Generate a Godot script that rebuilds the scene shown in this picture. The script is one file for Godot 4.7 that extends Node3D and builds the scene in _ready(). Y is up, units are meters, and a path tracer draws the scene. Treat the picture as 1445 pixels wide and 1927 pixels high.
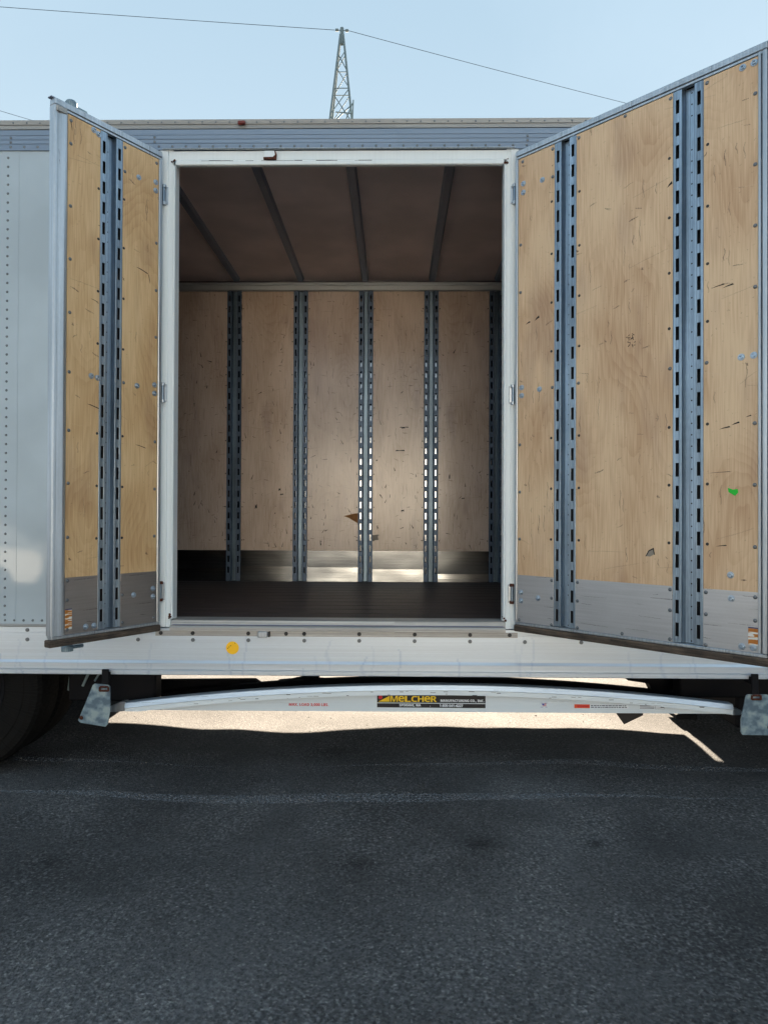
extends Node3D

# ------------------------------------------------------------------ mesh builder
class MB:
	var v := PackedVector3Array()
	var n := PackedVector3Array()
	var uv := PackedVector2Array()
	var off := Vector2.ZERO      # texture offset, metres

	func tri(a: Vector3, b: Vector3, c: Vector3, na: Vector3, nb: Vector3, nc: Vector3, ua: Vector2, ub: Vector2, uc: Vector2) -> void:
		if (b - a).cross(c - a).dot(na + nb + nc) > 0.0:
			v.append_array([a, c, b]); n.append_array([na, nc, nb]); uv.append_array([ua, uc, ub])
		else:
			v.append_array([a, b, c]); n.append_array([na, nb, nc]); uv.append_array([ua, ub, uc])

	func map(p: Vector3, d: Vector3) -> Vector2:
		var a := d.abs()
		if a.z >= a.x and a.z >= a.y: return Vector2(p.x, -p.y) + off
		if a.y >= a.x: return Vector2(p.x, p.z) + off
		return Vector2(p.z, -p.y) + off

	func flat(a: Vector3, b: Vector3, c: Vector3, d: Vector3) -> void:   # normal = outward given by order: (b-a)x(c-a)
		var nn := (b - a).cross(c - a)
		if nn.length_squared() < 1e-16: nn = (c - a).cross(d - a)
		nn = nn.normalized()
		tri(a, b, c, nn, nn, nn, map(a, nn), map(b, nn), map(c, nn))
		tri(a, c, d, nn, nn, nn, map(a, nn), map(c, nn), map(d, nn))

	func ftri(a: Vector3, b: Vector3, c: Vector3) -> void:
		var nn := (b - a).cross(c - a).normalized()
		tri(a, b, c, nn, nn, nn, map(a, nn), map(b, nn), map(c, nn))

	func box(x0: float, x1: float, y0: float, y1: float, z0: float, z1: float, bv := 0.0) -> MB:
		var lo := Vector3(minf(x0, x1), minf(y0, y1), minf(z0, z1))
		var hi := Vector3(maxf(x0, x1), maxf(y0, y1), maxf(z0, z1))
		var c := (lo + hi) * 0.5
		var h := (hi - lo) * 0.5
		bv = minf(bv, minf(h.x, minf(h.y, h.z)) * 0.9)
		for ax in 3:
			for s in [-1.0, 1.0]:
				var u := (ax + 1) % 3
				var w := (ax + 2) % 3
				var q: Array[Vector3] = []
				for k in [[-1, -1], [1, -1], [1, 1], [-1, 1]]:
					var p := Vector3.ZERO
					p[ax] = s * h[ax]
					p[u] = k[0] * (h[u] - bv)
					p[w] = k[1] * (h[w] - bv)
					q.append(c + p)
				if s > 0: flat(q[0], q[1], q[2], q[3])
				else: flat(q[3], q[2], q[1], q[0])
		if bv > 0.0:
			for ax in 3:
				var u := (ax + 1) % 3
				var w := (ax + 2) % 3
				for su in [-1.0, 1.0]:
					for sw in [-1.0, 1.0]:
						var q: Array[Vector3] = []
						for k in [[0, -1], [0, 1], [1, 1], [1, -1]]:
							var p := Vector3.ZERO
							p[ax] = k[1] * (h[ax] - bv)
							p[u] = su * (h[u] - (bv if k[0] == 1 else 0.0))
							p[w] = sw * (h[w] - (0.0 if k[0] == 1 else bv))
							q.append(c + p)
						var o := Vector3.ZERO
						o[u] = su; o[w] = sw
						if (q[1] - q[0]).cross(q[2] - q[0]).dot(o) > 0: flat(q[0], q[1], q[2], q[3])
						else: flat(q[3], q[2], q[1], q[0])
			for sx in [-1.0, 1.0]:
				for sy in [-1.0, 1.0]:
					for sz in [-1.0, 1.0]:
						var s := Vector3(sx, sy, sz)
						var a := c + s * Vector3(h.x, h.y - bv, h.z - bv)
						var b := c + s * Vector3(h.x - bv, h.y, h.z - bv)
						var d := c + s * Vector3(h.x - bv, h.y - bv, h.z)
						if (b - a).cross(d - a).dot(s) > 0: ftri(a, b, d)
						else: ftri(a, d, b)
		return self

	func tube(p0: Vector3, p1: Vector3, r0: float, r1: float, seg := 10, caps := true) -> MB:
		var ax := (p1 - p0).normalized()
		var s := ax.cross(Vector3.UP if absf(ax.y) < 0.9 else Vector3.RIGHT).normalized()
		var t := s.cross(ax)
		var l := p0.distance_to(p1)
		for i in seg:
			var a0 := TAU * i / seg
			var a1 := TAU * (i + 1) / seg
			var d0 := s * cos(a0) + t * sin(a0)
			var d1 := s * cos(a1) + t * sin(a1)
			var u0 := Vector2(a0 * r0, 0); var u1 := Vector2(a1 * r0, 0)
			var u2 := Vector2(a1 * r0, l); var u3 := Vector2(a0 * r0, l)
			tri(p0 + d0 * r0, p0 + d1 * r0, p1 + d1 * r1, d0, d1, d1, u0, u1, u2)
			tri(p0 + d0 * r0, p1 + d1 * r1, p1 + d0 * r1, d0, d1, d0, u0, u2, u3)
			if caps:
				tri(p1, p1 + d0 * r1, p1 + d1 * r1, ax, ax, ax, u0, u1, u2)
				tri(p0, p0 + d0 * r0, p0 + d1 * r0, -ax, -ax, -ax, u0, u1, u2)
		return self

	# revolve a profile of (radius, along) about an axis
	func lathe(o: Vector3, ax: Vector3, prof: Array, seg := 16) -> MB:
		ax = ax.normalized()
		var s := ax.cross(Vector3.UP if absf(ax.y) < 0.9 else Vector3.RIGHT).normalized()
		var t := s.cross(ax)
		for k in prof.size() - 1:
			var A: Vector2 = prof[k]
			var B: Vector2 = prof[k + 1]
			var e := (B - A).normalized()
			var nr := Vector2(e.y, -e.x)
			for i in seg:
				var a0 := TAU * i / seg
				var a1 := TAU * (i + 1) / seg
				var d0 := s * cos(a0) + t * sin(a0)
				var d1 := s * cos(a1) + t * sin(a1)
				var n0 := d0 * nr.x + ax * nr.y
				var n1 := d1 * nr.x + ax * nr.y
				var pa := o + d0 * A.x + ax * A.y
				var pb := o + d1 * A.x + ax * A.y
				var pc := o + d1 * B.x + ax * B.y
				var pd := o + d0 * B.x + ax * B.y
				if A.x > 1e-6: tri(pa, pb, pc, n0, n1, n1, Vector2(a0, A.y), Vector2(a1, A.y), Vector2(a1, B.y))
				if B.x > 1e-6: tri(pa, pc, pd, n0, n1, n0, Vector2(a0, A.y), Vector2(a1, B.y), Vector2(a0, B.y))
		return self

	func dome(p: Vector3, nn: Vector3, r: float, h: float, seg := 8) -> MB:
		return lathe(p, nn, [Vector2(r, 0), Vector2(r * 0.8, h * 0.6), Vector2(r * 0.4, h * 0.92), Vector2(0, h)], seg)

	# polygon in (a, b) extruded along an axis: axis 0 => (z, y) along x ; 1 => (x, z) along y ; 2 => (x, y) along z
	func prism(poly: PackedVector2Array, axis: int, e0: float, e1: float) -> MB:
		var at := func(p: Vector2, e: float) -> Vector3:
			if axis == 0: return Vector3(e, p.y, p.x)
			if axis == 1: return Vector3(p.x, e, p.y)
			return Vector3(p.x, p.y, e)
		var idx := Geometry2D.triangulate_polygon(poly)
		var lo := minf(e0, e1); var hi := maxf(e0, e1)
		var up := Vector3.ZERO
		up[axis] = 1.0
		for i in range(0, idx.size(), 3):
			for s in [1.0, -1.0]:
				var e := hi if s > 0 else lo
				var a: Vector3 = at.call(poly[idx[i]], e)
				var b: Vector3 = at.call(poly[idx[i + 1]], e)
				var c: Vector3 = at.call(poly[idx[i + 2]], e)
				tri(a, b, c, up * s, up * s, up * s, map(a, up), map(b, up), map(c, up))
		var cw := Geometry2D.is_polygon_clockwise(poly)
		for i in poly.size():
			var p: Vector2 = poly[i]
			var q: Vector2 = poly[(i + 1) % poly.size()]
			var d := (q - p).normalized()
			var o2 := Vector2(d.y, -d.x)
			if cw: o2 = -o2
			var o: Vector3 = at.call(o2, 0.0)
			var a: Vector3 = at.call(p, lo); var b: Vector3 = at.call(q, lo)
			var c: Vector3 = at.call(q, hi); var e: Vector3 = at.call(p, hi)
			tri(a, b, c, o, o, o, map(a, o), map(b, o), map(c, o))
			tri(a, c, e, o, o, o, map(a, o), map(c, o), map(e, o))
		return self

	func mesh() -> ArrayMesh:
		var arr := []
		arr.resize(Mesh.ARRAY_MAX)
		arr[Mesh.ARRAY_VERTEX] = v
		arr[Mesh.ARRAY_NORMAL] = n
		arr[Mesh.ARRAY_TEX_UV] = uv
		var m := ArrayMesh.new()
		m.add_surface_from_arrays(Mesh.PRIMITIVE_TRIANGLES, arr)
		return m

# ------------------------------------------------------------------ helpers
var M := {}
var rng := RandomNumberGenerator.new()

func put(called: String, b, m: Material, parent: Node = self, stuff := false) -> MeshInstance3D:
	var o := MeshInstance3D.new()
	o.name = called
	o.mesh = b.mesh() if b is MB else b
	o.material_override = m
	parent.add_child(o, true)
	if stuff: o.set_meta("kind", "stuff")
	return o

func node(called: String, parent: Node = self, at := Vector3.ZERO) -> Node3D:
	var o := Node3D.new()
	o.name = called
	o.position = at
	parent.add_child(o, true)
	return o

func tag(o: Node, label: String, category := "", group := "", kind := "") -> void:
	if label: o.set_meta("label", label)
	if category: o.set_meta("category", category)
	if group: o.set_meta("group", group)
	if kind: o.set_meta("kind", kind)

func lin(r: float, g: float, b: float) -> Color:
	return Color(r, g, b).linear_to_srgb()

func mat(c: Color, rough := 0.6, metal := 0.0, tex: Texture2D = null, scale := Vector2.ONE) -> StandardMaterial3D:
	var m := StandardMaterial3D.new()
	m.albedo_color = c
	m.roughness = rough
	m.metallic = metal
	if tex:
		m.albedo_texture = tex
		m.uv1_scale = Vector3(scale.x, scale.y, 1)
	return m

func fnl(s: int, f: float, oct := 3, kind := FastNoiseLite.TYPE_SIMPLEX_SMOOTH) -> FastNoiseLite:
	var q := FastNoiseLite.new()
	q.seed = s
	q.frequency = f
	q.noise_type = kind
	q.fractal_octaves = oct
	q.fractal_type = FastNoiseLite.FRACTAL_FBM if oct > 1 else FastNoiseLite.FRACTAL_NONE
	return q

func tex_of(w: int, h: int, data: PackedByteArray) -> Image:
	return Image.create_from_data(w, h, false, Image.FORMAT_RGB8, data)

# a dark or pale streak drawn into a surface picture
func streak(im: Image, x: float, y: float, dx: float, dy: float, wid: float, c: Color, a: float) -> void:
	var l := int(Vector2(dx, dy).length()) + 1
	var ph := rng.randf() * 9.0
	for i in l:
		var t := float(i) / l
		var w := wid * (0.35 + 0.65 * sin(PI * t)) * (0.7 + 0.3 * sin(t * 11.0 + ph))
		var px := x + dx * t + sin(t * 7.0 + ph) * 1.2
		var py := y + dy * t
		for k in range(-ceili(w), ceili(w) + 1):
			var xx := int(px) + (k if absf(dy) > absf(dx) else 0)
			var yy := int(py) + (0 if absf(dy) > absf(dx) else k)
			if xx < 0 or yy < 0 or xx >= im.get_width() or yy >= im.get_height(): continue
			var f := clampf(w + 0.5 - absf(k), 0, 1) * a * rng.randf_range(0.55, 1.0)
			im.set_pixel(xx, yy, im.get_pixel(xx, yy).lerp(c, f))

# rotary-cut birch: contour bands of a stretched noise, fine fibre, blotches, scuffs
func plywood(sd: int, base: Color, dark: Color, scuffs: int) -> ImageTexture:
	var w := 768
	var h := 1024
	var big := fnl(sd, 1.0, 2)
	var fine := fnl(sd + 7, 1.0, 2)
	var blot := fnl(sd + 13, 1.0, 3)
	var d := PackedByteArray()
	d.resize(w * h * 3)
	var k := 0
	for y in h:
		var fy := y / float(h)
		for x in w:
			var fx := x / float(w)
			var q := big.get_noise_2d(fx * 3.1, fy * 1.5) * 9.0 + fx * 4.0 + fine.get_noise_2d(fx * 26.0, fy * 7.0) * 0.35
			var f := q - floorf(q)
			var ring := pow(f, 2.0) * (1.0 - smoothstep(0.93, 1.0, f))
			var fib := fine.get_noise_2d(fx * 210.0, fy * 9.0)
			var bl := blot.get_noise_2d(fx * 4.0, fy * 3.0)
			var t := clampf(0.28 + ring * 0.27 * clampf(0.55 + bl * 1.2, 0.1, 1.0) + fib * 0.36 + bl * 0.5, 0.0, 1.0)
			var c := base.lerp(dark, t)
			var sta := smoothstep(0.12, 0.55, blot.get_noise_2d(fx * 5.0 + 40.0, fy * 2.2 + 9.0))
			c = c.lerp(Color(c.r * 0.93, c.g * 0.92, c.b * 0.93), sta)
			d[k] = int(clampf(c.r, 0, 1) * 255); d[k + 1] = int(clampf(c.g, 0, 1) * 255); d[k + 2] = int(clampf(c.b, 0, 1) * 255)
			k += 3
	var im := tex_of(w, h, d)
	rng.seed = sd
	for i in scuffs:
		var x := rng.randf() * w
		var y := rng.randf() * h
		var brown := Color(0.19, 0.13, 0.09)
		var r := rng.randf()
		if r < 0.45: streak(im, x, y, rng.randf_range(-2, 2), rng.randf_range(8, 46), rng.randf_range(0.4, 0.9), brown, rng.randf_range(0.35, 0.85))
		elif r < 0.75: streak(im, x, y, rng.randf_range(6, 22), rng.randf_range(-8, 8), rng.randf_range(0.5, 1.5), brown, rng.randf_range(0.4, 0.9))
		elif r < 0.88: streak(im, x, y, rng.randf_range(20, 90), rng.randf_range(-20, 14), rng.randf_range(0.4, 0.8), Color(0.42, 0.35, 0.27), 0.35)
		else: streak(im, x, y, rng.randf_range(2, 6), rng.randf_range(2, 6), rng.randf_range(1.0, 3.0), brown, rng.randf_range(0.5, 0.95))
	for i in scuffs * 5:
		streak(im, rng.randf() * w, rng.randf() * h, rng.randf_range(-1, 1), rng.randf_range(1, 3), rng.randf_range(0.2, 0.6), Color(0.25, 0.18, 0.12), rng.randf_range(0.2, 0.6))
	for i in scuffs / 4:
		streak(im, rng.randf() * w, rng.randf() * h, rng.randf_range(15, 60), rng.randf_range(-10, 10), rng.randf_range(0.5, 1.0), Color(0.86, 0.78, 0.66), 0.35)
	return ImageTexture.create_from_image(im)

# worn sheet metal: streaks along x, scratches, dark nicks; also used as roughness
func metal_sheet(sd: int, lo: float, hi: float, tint: Color, scratches: int, vertical := false, drips := 0) -> ImageTexture:
	var w := 512
	var h := 512
	var a := fnl(sd, 1.0, 3)
	var d := PackedByteArray()
	d.resize(w * h * 3)
	var k := 0
	for y in h:
		for x in w:
			var fx := x / 512.0
			var fy := y / 512.0
			var s := a.get_noise_2d(fx * 2.2, fy * 60.0) if not vertical else a.get_noise_2d(fx * 60.0, fy * 2.2)
			var b := a.get_noise_2d(fx * 5.0 + 30.0, fy * 5.0)
			var g := a.get_noise_2d(fx * 90.0, fy * 90.0 + 50.0)
			var t := clampf(0.5 + s * 0.6 + b * 0.35 + g * 0.2, 0, 1)
			var l := lerpf(lo, hi, t)
			d[k] = int(clampf(l * tint.r, 0, 1) * 255); d[k + 1] = int(clampf(l * tint.g, 0, 1) * 255); d[k + 2] = int(clampf(l * tint.b, 0, 1) * 255)
			k += 3
	var im := tex_of(w, h, d)
	rng.seed = sd
	for i in scratches:
		var dk := rng.randf() < 0.6
		var c := Color(0.16, 0.15, 0.15) if dk else Color(0.9, 0.9, 0.9)
		var L := rng.randf_range(6, 60)
		var o := rng.randf_range(-4, 4)
		streak(im, rng.randf() * w, rng.randf() * h, o if vertical else L, L if vertical else o, rng.randf_range(0.4, 1.1), c, rng.randf_range(0.2, 0.65))
	for i in drips:
		streak(im, rng.randf() * w, rng.randf() * h * 0.6, rng.randf_range(-1, 1), rng.randf_range(80, 300), rng.randf_range(0.4, 1.3), Color(0.68, 0.74, 0.83), rng.randf_range(0.1, 0.42))
	return ImageTexture.create_from_image(im)

func noise_tex(sd: int, size: int, f: float, ramp: Array, kind := FastNoiseLite.TYPE_SIMPLEX_SMOOTH, oct := 4, normal := 0.0) -> NoiseTexture2D:
	var t := NoiseTexture2D.new()
	var q := fnl(sd, f, oct, kind)
	if kind == FastNoiseLite.TYPE_CELLULAR:
		q.cellular_return_type = FastNoiseLite.RETURN_CELL_VALUE
		q.cellular_jitter = 1.0
	t.noise = q
	t.width = size
	t.height = size
	t.seamless = true
	t.seamless_blend_skirt = 0.12
	if normal > 0.0:
		t.as_normal_map = true
		t.bump_strength = normal
	if ramp:
		var g := Gradient.new()
		var offs := PackedFloat32Array()
		var cols := PackedColorArray()
		for r in ramp:
			offs.append(r[0]); cols.append(r[1])
		g.offsets = offs
		g.colors = cols
		t.color_ramp = g
	return t

# broad wear of the asphalt: worn flakes, oil spots, pale dusty places; 9 m a side
func patches() -> ImageTexture:
	var n := 1024
	var a := fnl(85, 0.006, 5)
	var b := fnl(86, 0.42, 2)
	var c := fnl(87, 0.012, 3)
	var d := PackedByteArray()
	d.resize(n * n * 3)
	var k := 0
	for y in n:
		for x in n:
			var f := b.get_noise_2d(x, y)
			var worn := clampf(c.get_noise_2d(x, y) * 1.6 + 0.45, 0.0, 1.0)
			var v := 0.71 + a.get_noise_2d(x, y) * 0.18 + smoothstep(0.1, 0.4, f) * 0.27 * worn - smoothstep(0.2, 0.5, -f) * 0.10
			var q := int(clampf(v, 0.2, 1.0) * 255.0)
			d[k] = q; d[k + 1] = q; d[k + 2] = q
			k += 3
	var im := tex_of(n, n, d)
	rng.seed = 17
	# (x, z, radius, tone) in metres
	for s in [[0.41, 0.79, 0.11, 0.38], [-0.15, 0.95, 0.10, 0.45], [0.95, 0.75, 0.07, 0.42], [-1.55, 0.95, 0.08, 0.45], [-1.3, 1.39, 0.16, 0.80], [-0.85, 0.95, 0.22, 0.68], [-0.07, 1.72, 0.10, 0.98], [0.9, 1.75, 0.25, 0.78], [-0.4, -0.6, 0.2, 0.40], [0.2, 1.4, 0.3, 0.85], [-0.9, 1.7, 0.25, 0.82]]:
		var cx: float = (s[0] + 4.5) / 9.0 * n
		var cy: float = (s[1] + 6.4) / 9.0 * n
		var rr: float = s[2] / 9.0 * n
		for i in int(rr * rr * 3.0):
			var o := Vector2.from_angle(rng.randf() * TAU) * rr * sqrt(rng.randf()) * rng.randf_range(0.3, 1.4)
			var px := int(cx + o.x)
			var py := int(cy + o.y * 0.8)
			im.set_pixel(px, py, im.get_pixel(px, py).lerp(grey(s[3]), rng.randf_range(0.1, 0.45)))
	return ImageTexture.create_from_image(im)

func grey(x: float) -> Color:
	return Color(x, x, x)

# ------------------------------------------------------------------ materials
func materials() -> void:
	var ply_a := plywood(11, Color(0.875, 0.765, 0.600), Color(0.72, 0.575, 0.40), 190)
	var ply_b := plywood(29, Color(0.875, 0.765, 0.615), Color(0.715, 0.57, 0.42), 240)
	var ply_c := plywood(57, Color(0.83, 0.76, 0.70), Color(0.69, 0.60, 0.52), 420)
	for k in [["ply_left", ply_a, Color(0.97, 0.95, 0.92)], ["ply_right", ply_b, Color(0.975, 0.97, 0.99)], ["ply_inner", ply_c, Color(0.96, 0.95, 0.95)], ["ply_inner_b", ply_c, Color(1, 0.985, 0.965)]]:
		var m := mat(k[2], 0.55, 0.0, k[1], Vector2(1 / 1.8, 1 / 2.54))
		m.clearcoat_enabled = true
		m.clearcoat = 1.0 if k[0].begins_with("ply_inner") else 0.12
		m.clearcoat_roughness = 0.2 if k[0].begins_with("ply_inner") else 0.36
		M[k[0]] = m
	var kick := metal_sheet(41, 0.84, 0.90, Color(0.985, 0.99, 1.0), 120)
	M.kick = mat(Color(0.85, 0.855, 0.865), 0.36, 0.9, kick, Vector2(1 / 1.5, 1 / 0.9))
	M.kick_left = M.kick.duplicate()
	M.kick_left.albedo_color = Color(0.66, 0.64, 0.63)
	M.backing = mat(Color(0.62, 0.63, 0.64), 0.1, 1.0)
	M.lining = mat(Color(0.46, 0.40, 0.35), 0.7)
	M.kick_dark = mat(lin(0.035, 0.038, 0.047), 0.42, 0.0, metal_sheet(43, 0.75, 1.0, Color(1, 1, 1), 60), Vector2(1 / 0.9, 1 / 0.9))
	M.kick_bright = mat(Color(0.70, 0.72, 0.74), 0.17, 1.0, metal_sheet(45, 0.84, 1.0, Color(1, 0.99, 0.97), 70), Vector2(1 / 1.5, 1 / 0.9))
	M.kick_bright.heightmap_enabled = true
	M.kick_bright.heightmap_scale = 0.12
	M.kick_bright.heightmap_texture = noise_tex(77, 256, 0.012, [], FastNoiseLite.TYPE_SIMPLEX_SMOOTH, 2)
	# galvanised steel: crystals and wear
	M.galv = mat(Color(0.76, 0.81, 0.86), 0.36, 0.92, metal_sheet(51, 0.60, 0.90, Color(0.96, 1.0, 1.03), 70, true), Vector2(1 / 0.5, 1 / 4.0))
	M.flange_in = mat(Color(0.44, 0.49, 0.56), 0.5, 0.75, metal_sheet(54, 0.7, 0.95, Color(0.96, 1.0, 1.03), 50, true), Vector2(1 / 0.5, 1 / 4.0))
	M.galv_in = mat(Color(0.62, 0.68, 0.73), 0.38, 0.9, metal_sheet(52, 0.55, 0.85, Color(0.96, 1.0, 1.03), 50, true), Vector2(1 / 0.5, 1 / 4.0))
	M.galv_worn = mat(Color(0.72, 0.77, 0.80), 0.5, 0.55, noise_tex(53, 256, 0.014, [[0.25, Color(0.52, 0.58, 0.63)], [0.5, Color(0.66, 0.72, 0.75)], [0.75, Color(0.82, 0.85, 0.84)]], FastNoiseLite.TYPE_SIMPLEX, 5), Vector2(1 / 0.35, 1 / 0.35))
	M.alum = mat(Color(0.77, 0.80, 0.83), 0.38, 0.9, metal_sheet(55, 0.82, 0.98, Color(1, 1, 1), 40, true), Vector2(1 / 0.8, 1 / 4.0))
	M.alum_rail = mat(Color(0.83, 0.87, 0.91), 0.36, 0.6, metal_sheet(57, 0.94, 1.0, Color(1, 1, 1), 0, false, 70), Vector2(1 / 5.0, 1 / 0.9))
	M.alum_rail.uv1_offset = Vector3(0.5, 0, 0)
	M.alum_top = mat(Color(0.56, 0.61, 0.67), 0.42, 0.8, metal_sheet(58, 0.88, 0.98, Color(1, 1, 1), 8), Vector2(1 / 13.0, 1 / 0.8))
	M.gutter = mat(Color(0.64, 0.66, 0.68), 0.5, 0.2, metal_sheet(59, 0.87, 1.0, Color(1, 0.98, 0.95), 30), Vector2(1 / 13.0, 1 / 0.8))
	M.skin = mat(Color(0.685, 0.745, 0.785), 0.42, 0.0, noise_tex(61, 256, 0.008, [[0.2, grey(0.93)], [0.8, grey(1.0)]]), Vector2(1 / 1.9, 1 / 1.9))
	M.skin.heightmap_enabled = true
	M.skin.heightmap_scale = 0.12
	M.skin.heightmap_texture = noise_tex(62, 256, 0.02, [], FastNoiseLite.TYPE_SIMPLEX_SMOOTH, 2)
	M.skin.clearcoat_enabled = true
	M.skin.clearcoat = 0.65
	M.skin.clearcoat_roughness = 0.05
	M.white = mat(Color(0.89, 0.925, 0.955), 0.42, 0.0, metal_sheet(63, 0.975, 1.0, Color(1, 0.995, 0.975), 26, true), Vector2(1 / 0.7, 1 / 4.0))
	M.ramp_white = mat(Color(0.835, 0.875, 0.91), 0.5, 0.1, metal_sheet(64, 0.975, 1.0, Color(1, 0.995, 0.98), 50), Vector2(1 / 6.0, 1 / 0.6))
	M.ramp_edge = mat(Color(0.80, 0.86, 0.92), 0.42, 0.5, metal_sheet(66, 0.88, 1.0, Color(1, 1, 1), 120), Vector2(1 / 3.7, 1 / 0.6))
	M.sill = mat(Color(0.74, 0.745, 0.75), 0.5, 0.45, metal_sheet(65, 0.74, 0.98, Color(1, 0.99, 0.97), 90), Vector2(1 / 6.0, 1 / 0.4))
	M.rubber = mat(lin(0.035, 0.032, 0.03), 0.8)
	M.seal = mat(Color(0.41, 0.375, 0.345), 0.85, 0.0, metal_sheet(67, 0.4, 1.0, Color(1, 0.95, 0.9), 60), Vector2(1 / 0.6, 1 / 0.6))
	M.dark = mat(lin(0.018, 0.018, 0.02), 0.7)
	M.chassis = mat(lin(0.011, 0.011, 0.013), 0.7)
	M.chassis.metallic_specular = 0.2
	M.zinc = mat(Color(0.66, 0.72, 0.78), 0.3, 0.95)
	M.rivet = mat(Color(0.45, 0.47, 0.49), 0.35, 0.8)
	M.bolt_black = mat(lin(0.02, 0.02, 0.022), 0.45)
	M.rust = mat(Color(0.38, 0.22, 0.14), 0.9, 0.0, noise_tex(69, 128, 0.06, [[0.2, Color(0.5, 0.35, 0.3)], [0.8, Color(1, 0.9, 0.8)]]), Vector2(8, 8))
	M.ceiling = mat(Color(0.975, 0.895, 0.88), 0.55, 0.0, noise_tex(71, 256, 0.01, [[0.2, grey(0.92)], [0.8, grey(1.0)]]), Vector2(0.5, 0.5))
	M.bow = mat(Color(0.52, 0.55, 0.62), 0.45, 0.5)
	M.bow_rail = mat(Color(0.74, 0.76, 0.77), 0.4, 0.8)
	M.plank = mat(Color(0.275, 0.235, 0.235), 0.62, 0.0, metal_sheet(73, 0.55, 1.0, Color(1, 0.97, 0.96), 160), Vector2(1 / 1.4, 1 / 0.5))
	M.yellow = mat(Color(1.0, 0.76, 0.03), 0.5)
	M.green = mat(Color(0.05, 0.72, 0.16), 0.5)
	M.mark = mat(Color(0.10, 0.085, 0.08), 0.8)
	M.torn = mat(Color(0.56, 0.39, 0.22), 0.8)
	M.torn_grey = mat(Color(0.55, 0.52, 0.48), 0.8)
	M.label_paper = mat(Color(0.84, 0.84, 0.82), 0.6, 0.0, noise_tex(79, 128, 0.03, [[0.0, Color(0.72, 0.42, 0.12)], [0.46, Color(0.86, 0.55, 0.22)], [0.54, Color(1, 1, 1)], [1.0, Color(0.95, 0.95, 0.95)]]), Vector2(3, 19))
	M.label_blue = mat(Color(0.20, 0.23, 0.40), 0.6)
	M.red_lens = mat(Color(0.42, 0.14, 0.09), 0.35)
	M.sign_black = mat(Color(0.085, 0.085, 0.10), 0.4)
	M.sign_yellow = mat(Color(0.92, 0.76, 0.08), 0.5)
	M.sign_white = mat(Color(0.88, 0.90, 0.92), 0.5)
	M.sign_red = mat(Color(0.78, 0.10, 0.16), 0.5)
	M.warn = mat(Color(0.88, 0.33, 0.17), 0.5)
	M.ink = mat(Color(0.20, 0.22, 0.30), 0.6)
	M.flag_blue = mat(Color(0.25, 0.28, 0.60), 0.6)
	M.tyre = mat(lin(0.014, 0.0135, 0.013), 0.8, 0.0, noise_tex(81, 128, 0.05, [[0.2, grey(0.8)], [0.8, grey(1.0)]]), Vector2(4, 4))
	M.tyre.metallic_specular = 0.1
	M.steel = mat(Color(0.50, 0.56, 0.57), 0.75, 0.1)
	M.wire = mat(lin(0.035, 0.04, 0.05), 0.95)
	M.wire.metallic_specular = 0.0
	M.car_white = mat(Color(0.92, 0.92, 0.91), 0.35)
	M.glass = mat(Color(0.05, 0.06, 0.07), 0.05)
	# asphalt: one picture of small stones, one of broad patches
	var stones := noise_tex(83, 1024, 0.155, [[0.0, Color(0.345, 0.345, 0.35)], [0.35, Color(0.41, 0.41, 0.415)], [0.75, Color(0.45, 0.449, 0.452)], [0.93, Color(0.49, 0.489, 0.49)], [1.0, Color(0.59, 0.585, 0.58)]], FastNoiseLite.TYPE_CELLULAR, 1)
	var g := mat(Color(1, 1, 1), 0.85, 0.0, stones, Vector2(1 / 1.4, 1 / 1.4))
	g.metallic_specular = 0.24
	g.heightmap_enabled = true
	g.heightmap_scale = 0.5
	g.heightmap_texture = noise_tex(84, 1024, 0.12, [], FastNoiseLite.TYPE_SIMPLEX_SMOOTH, 3)
	g.detail_enabled = true
	g.detail_blend_mode = BaseMaterial3D.BLEND_MODE_MUL
	g.detail_uv_layer = BaseMaterial3D.DETAIL_UV_2
	g.detail_albedo = patches()
	g.uv2_scale = Vector3(1 / 9.0, 1 / 9.0, 1)
	g.uv2_offset = Vector3(0.5, 6.4 / 9.0, 0)
	M.asphalt = g
	var ln := mat(Color(0.62, 0.63, 0.65), 0.85)
	ln.transparency = BaseMaterial3D.TRANSPARENCY_ALPHA
	ln.albedo_texture = noise_tex(86, 512, 0.09, [[0.0, Color(1, 1, 1, 0)], [0.42, Color(1, 1, 1, 0.0)], [0.6, Color(1, 1, 1, 0.3)], [0.8, Color(1, 1, 1, 0.55)]], FastNoiseLite.TYPE_SIMPLEX, 5)
	ln.uv1_scale = Vector3(1 / 1.1, 1 / 1.1, 1)
	M.line = ln
	M.grit = mat(lin(0.10, 0.095, 0.09), 0.9)

# ------------------------------------------------------------------ small pieces
var washer_mesh: ArrayMesh
var screw_mesh: ArrayMesh
var bolt_mesh: ArrayMesh

func small_meshes() -> void:
	var f := Vector3(0, 0, 1)
	washer_mesh = MB.new().lathe(Vector3.ZERO, f, [Vector2(0.016, 0), Vector2(0.0145, 0.003), Vector2(0.0105, 0.0032), Vector2(0.0095, 0.008), Vector2(0.0085, 0.009), Vector2(0.006, 0.009), Vector2(0.0055, 0.002), Vector2(0, 0.002)], 14).mesh()
	screw_mesh = MB.new().dome(Vector3.ZERO, f, 0.0095, 0.005, 10).mesh()
	bolt_mesh = MB.new().lathe(Vector3.ZERO, f, [Vector2(0.0115, 0), Vector2(0.011, 0.004), Vector2(0.008, 0.0062), Vector2(0.0035, 0.0062), Vector2(0.003, 0.004), Vector2(0, 0.004)], 12).mesh()

func fix(called: String, m: ArrayMesh, mt: Material, p: Vector3, parent: Node) -> void:
	var o := put(called, m, mt, parent)
	o.position = p

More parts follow.
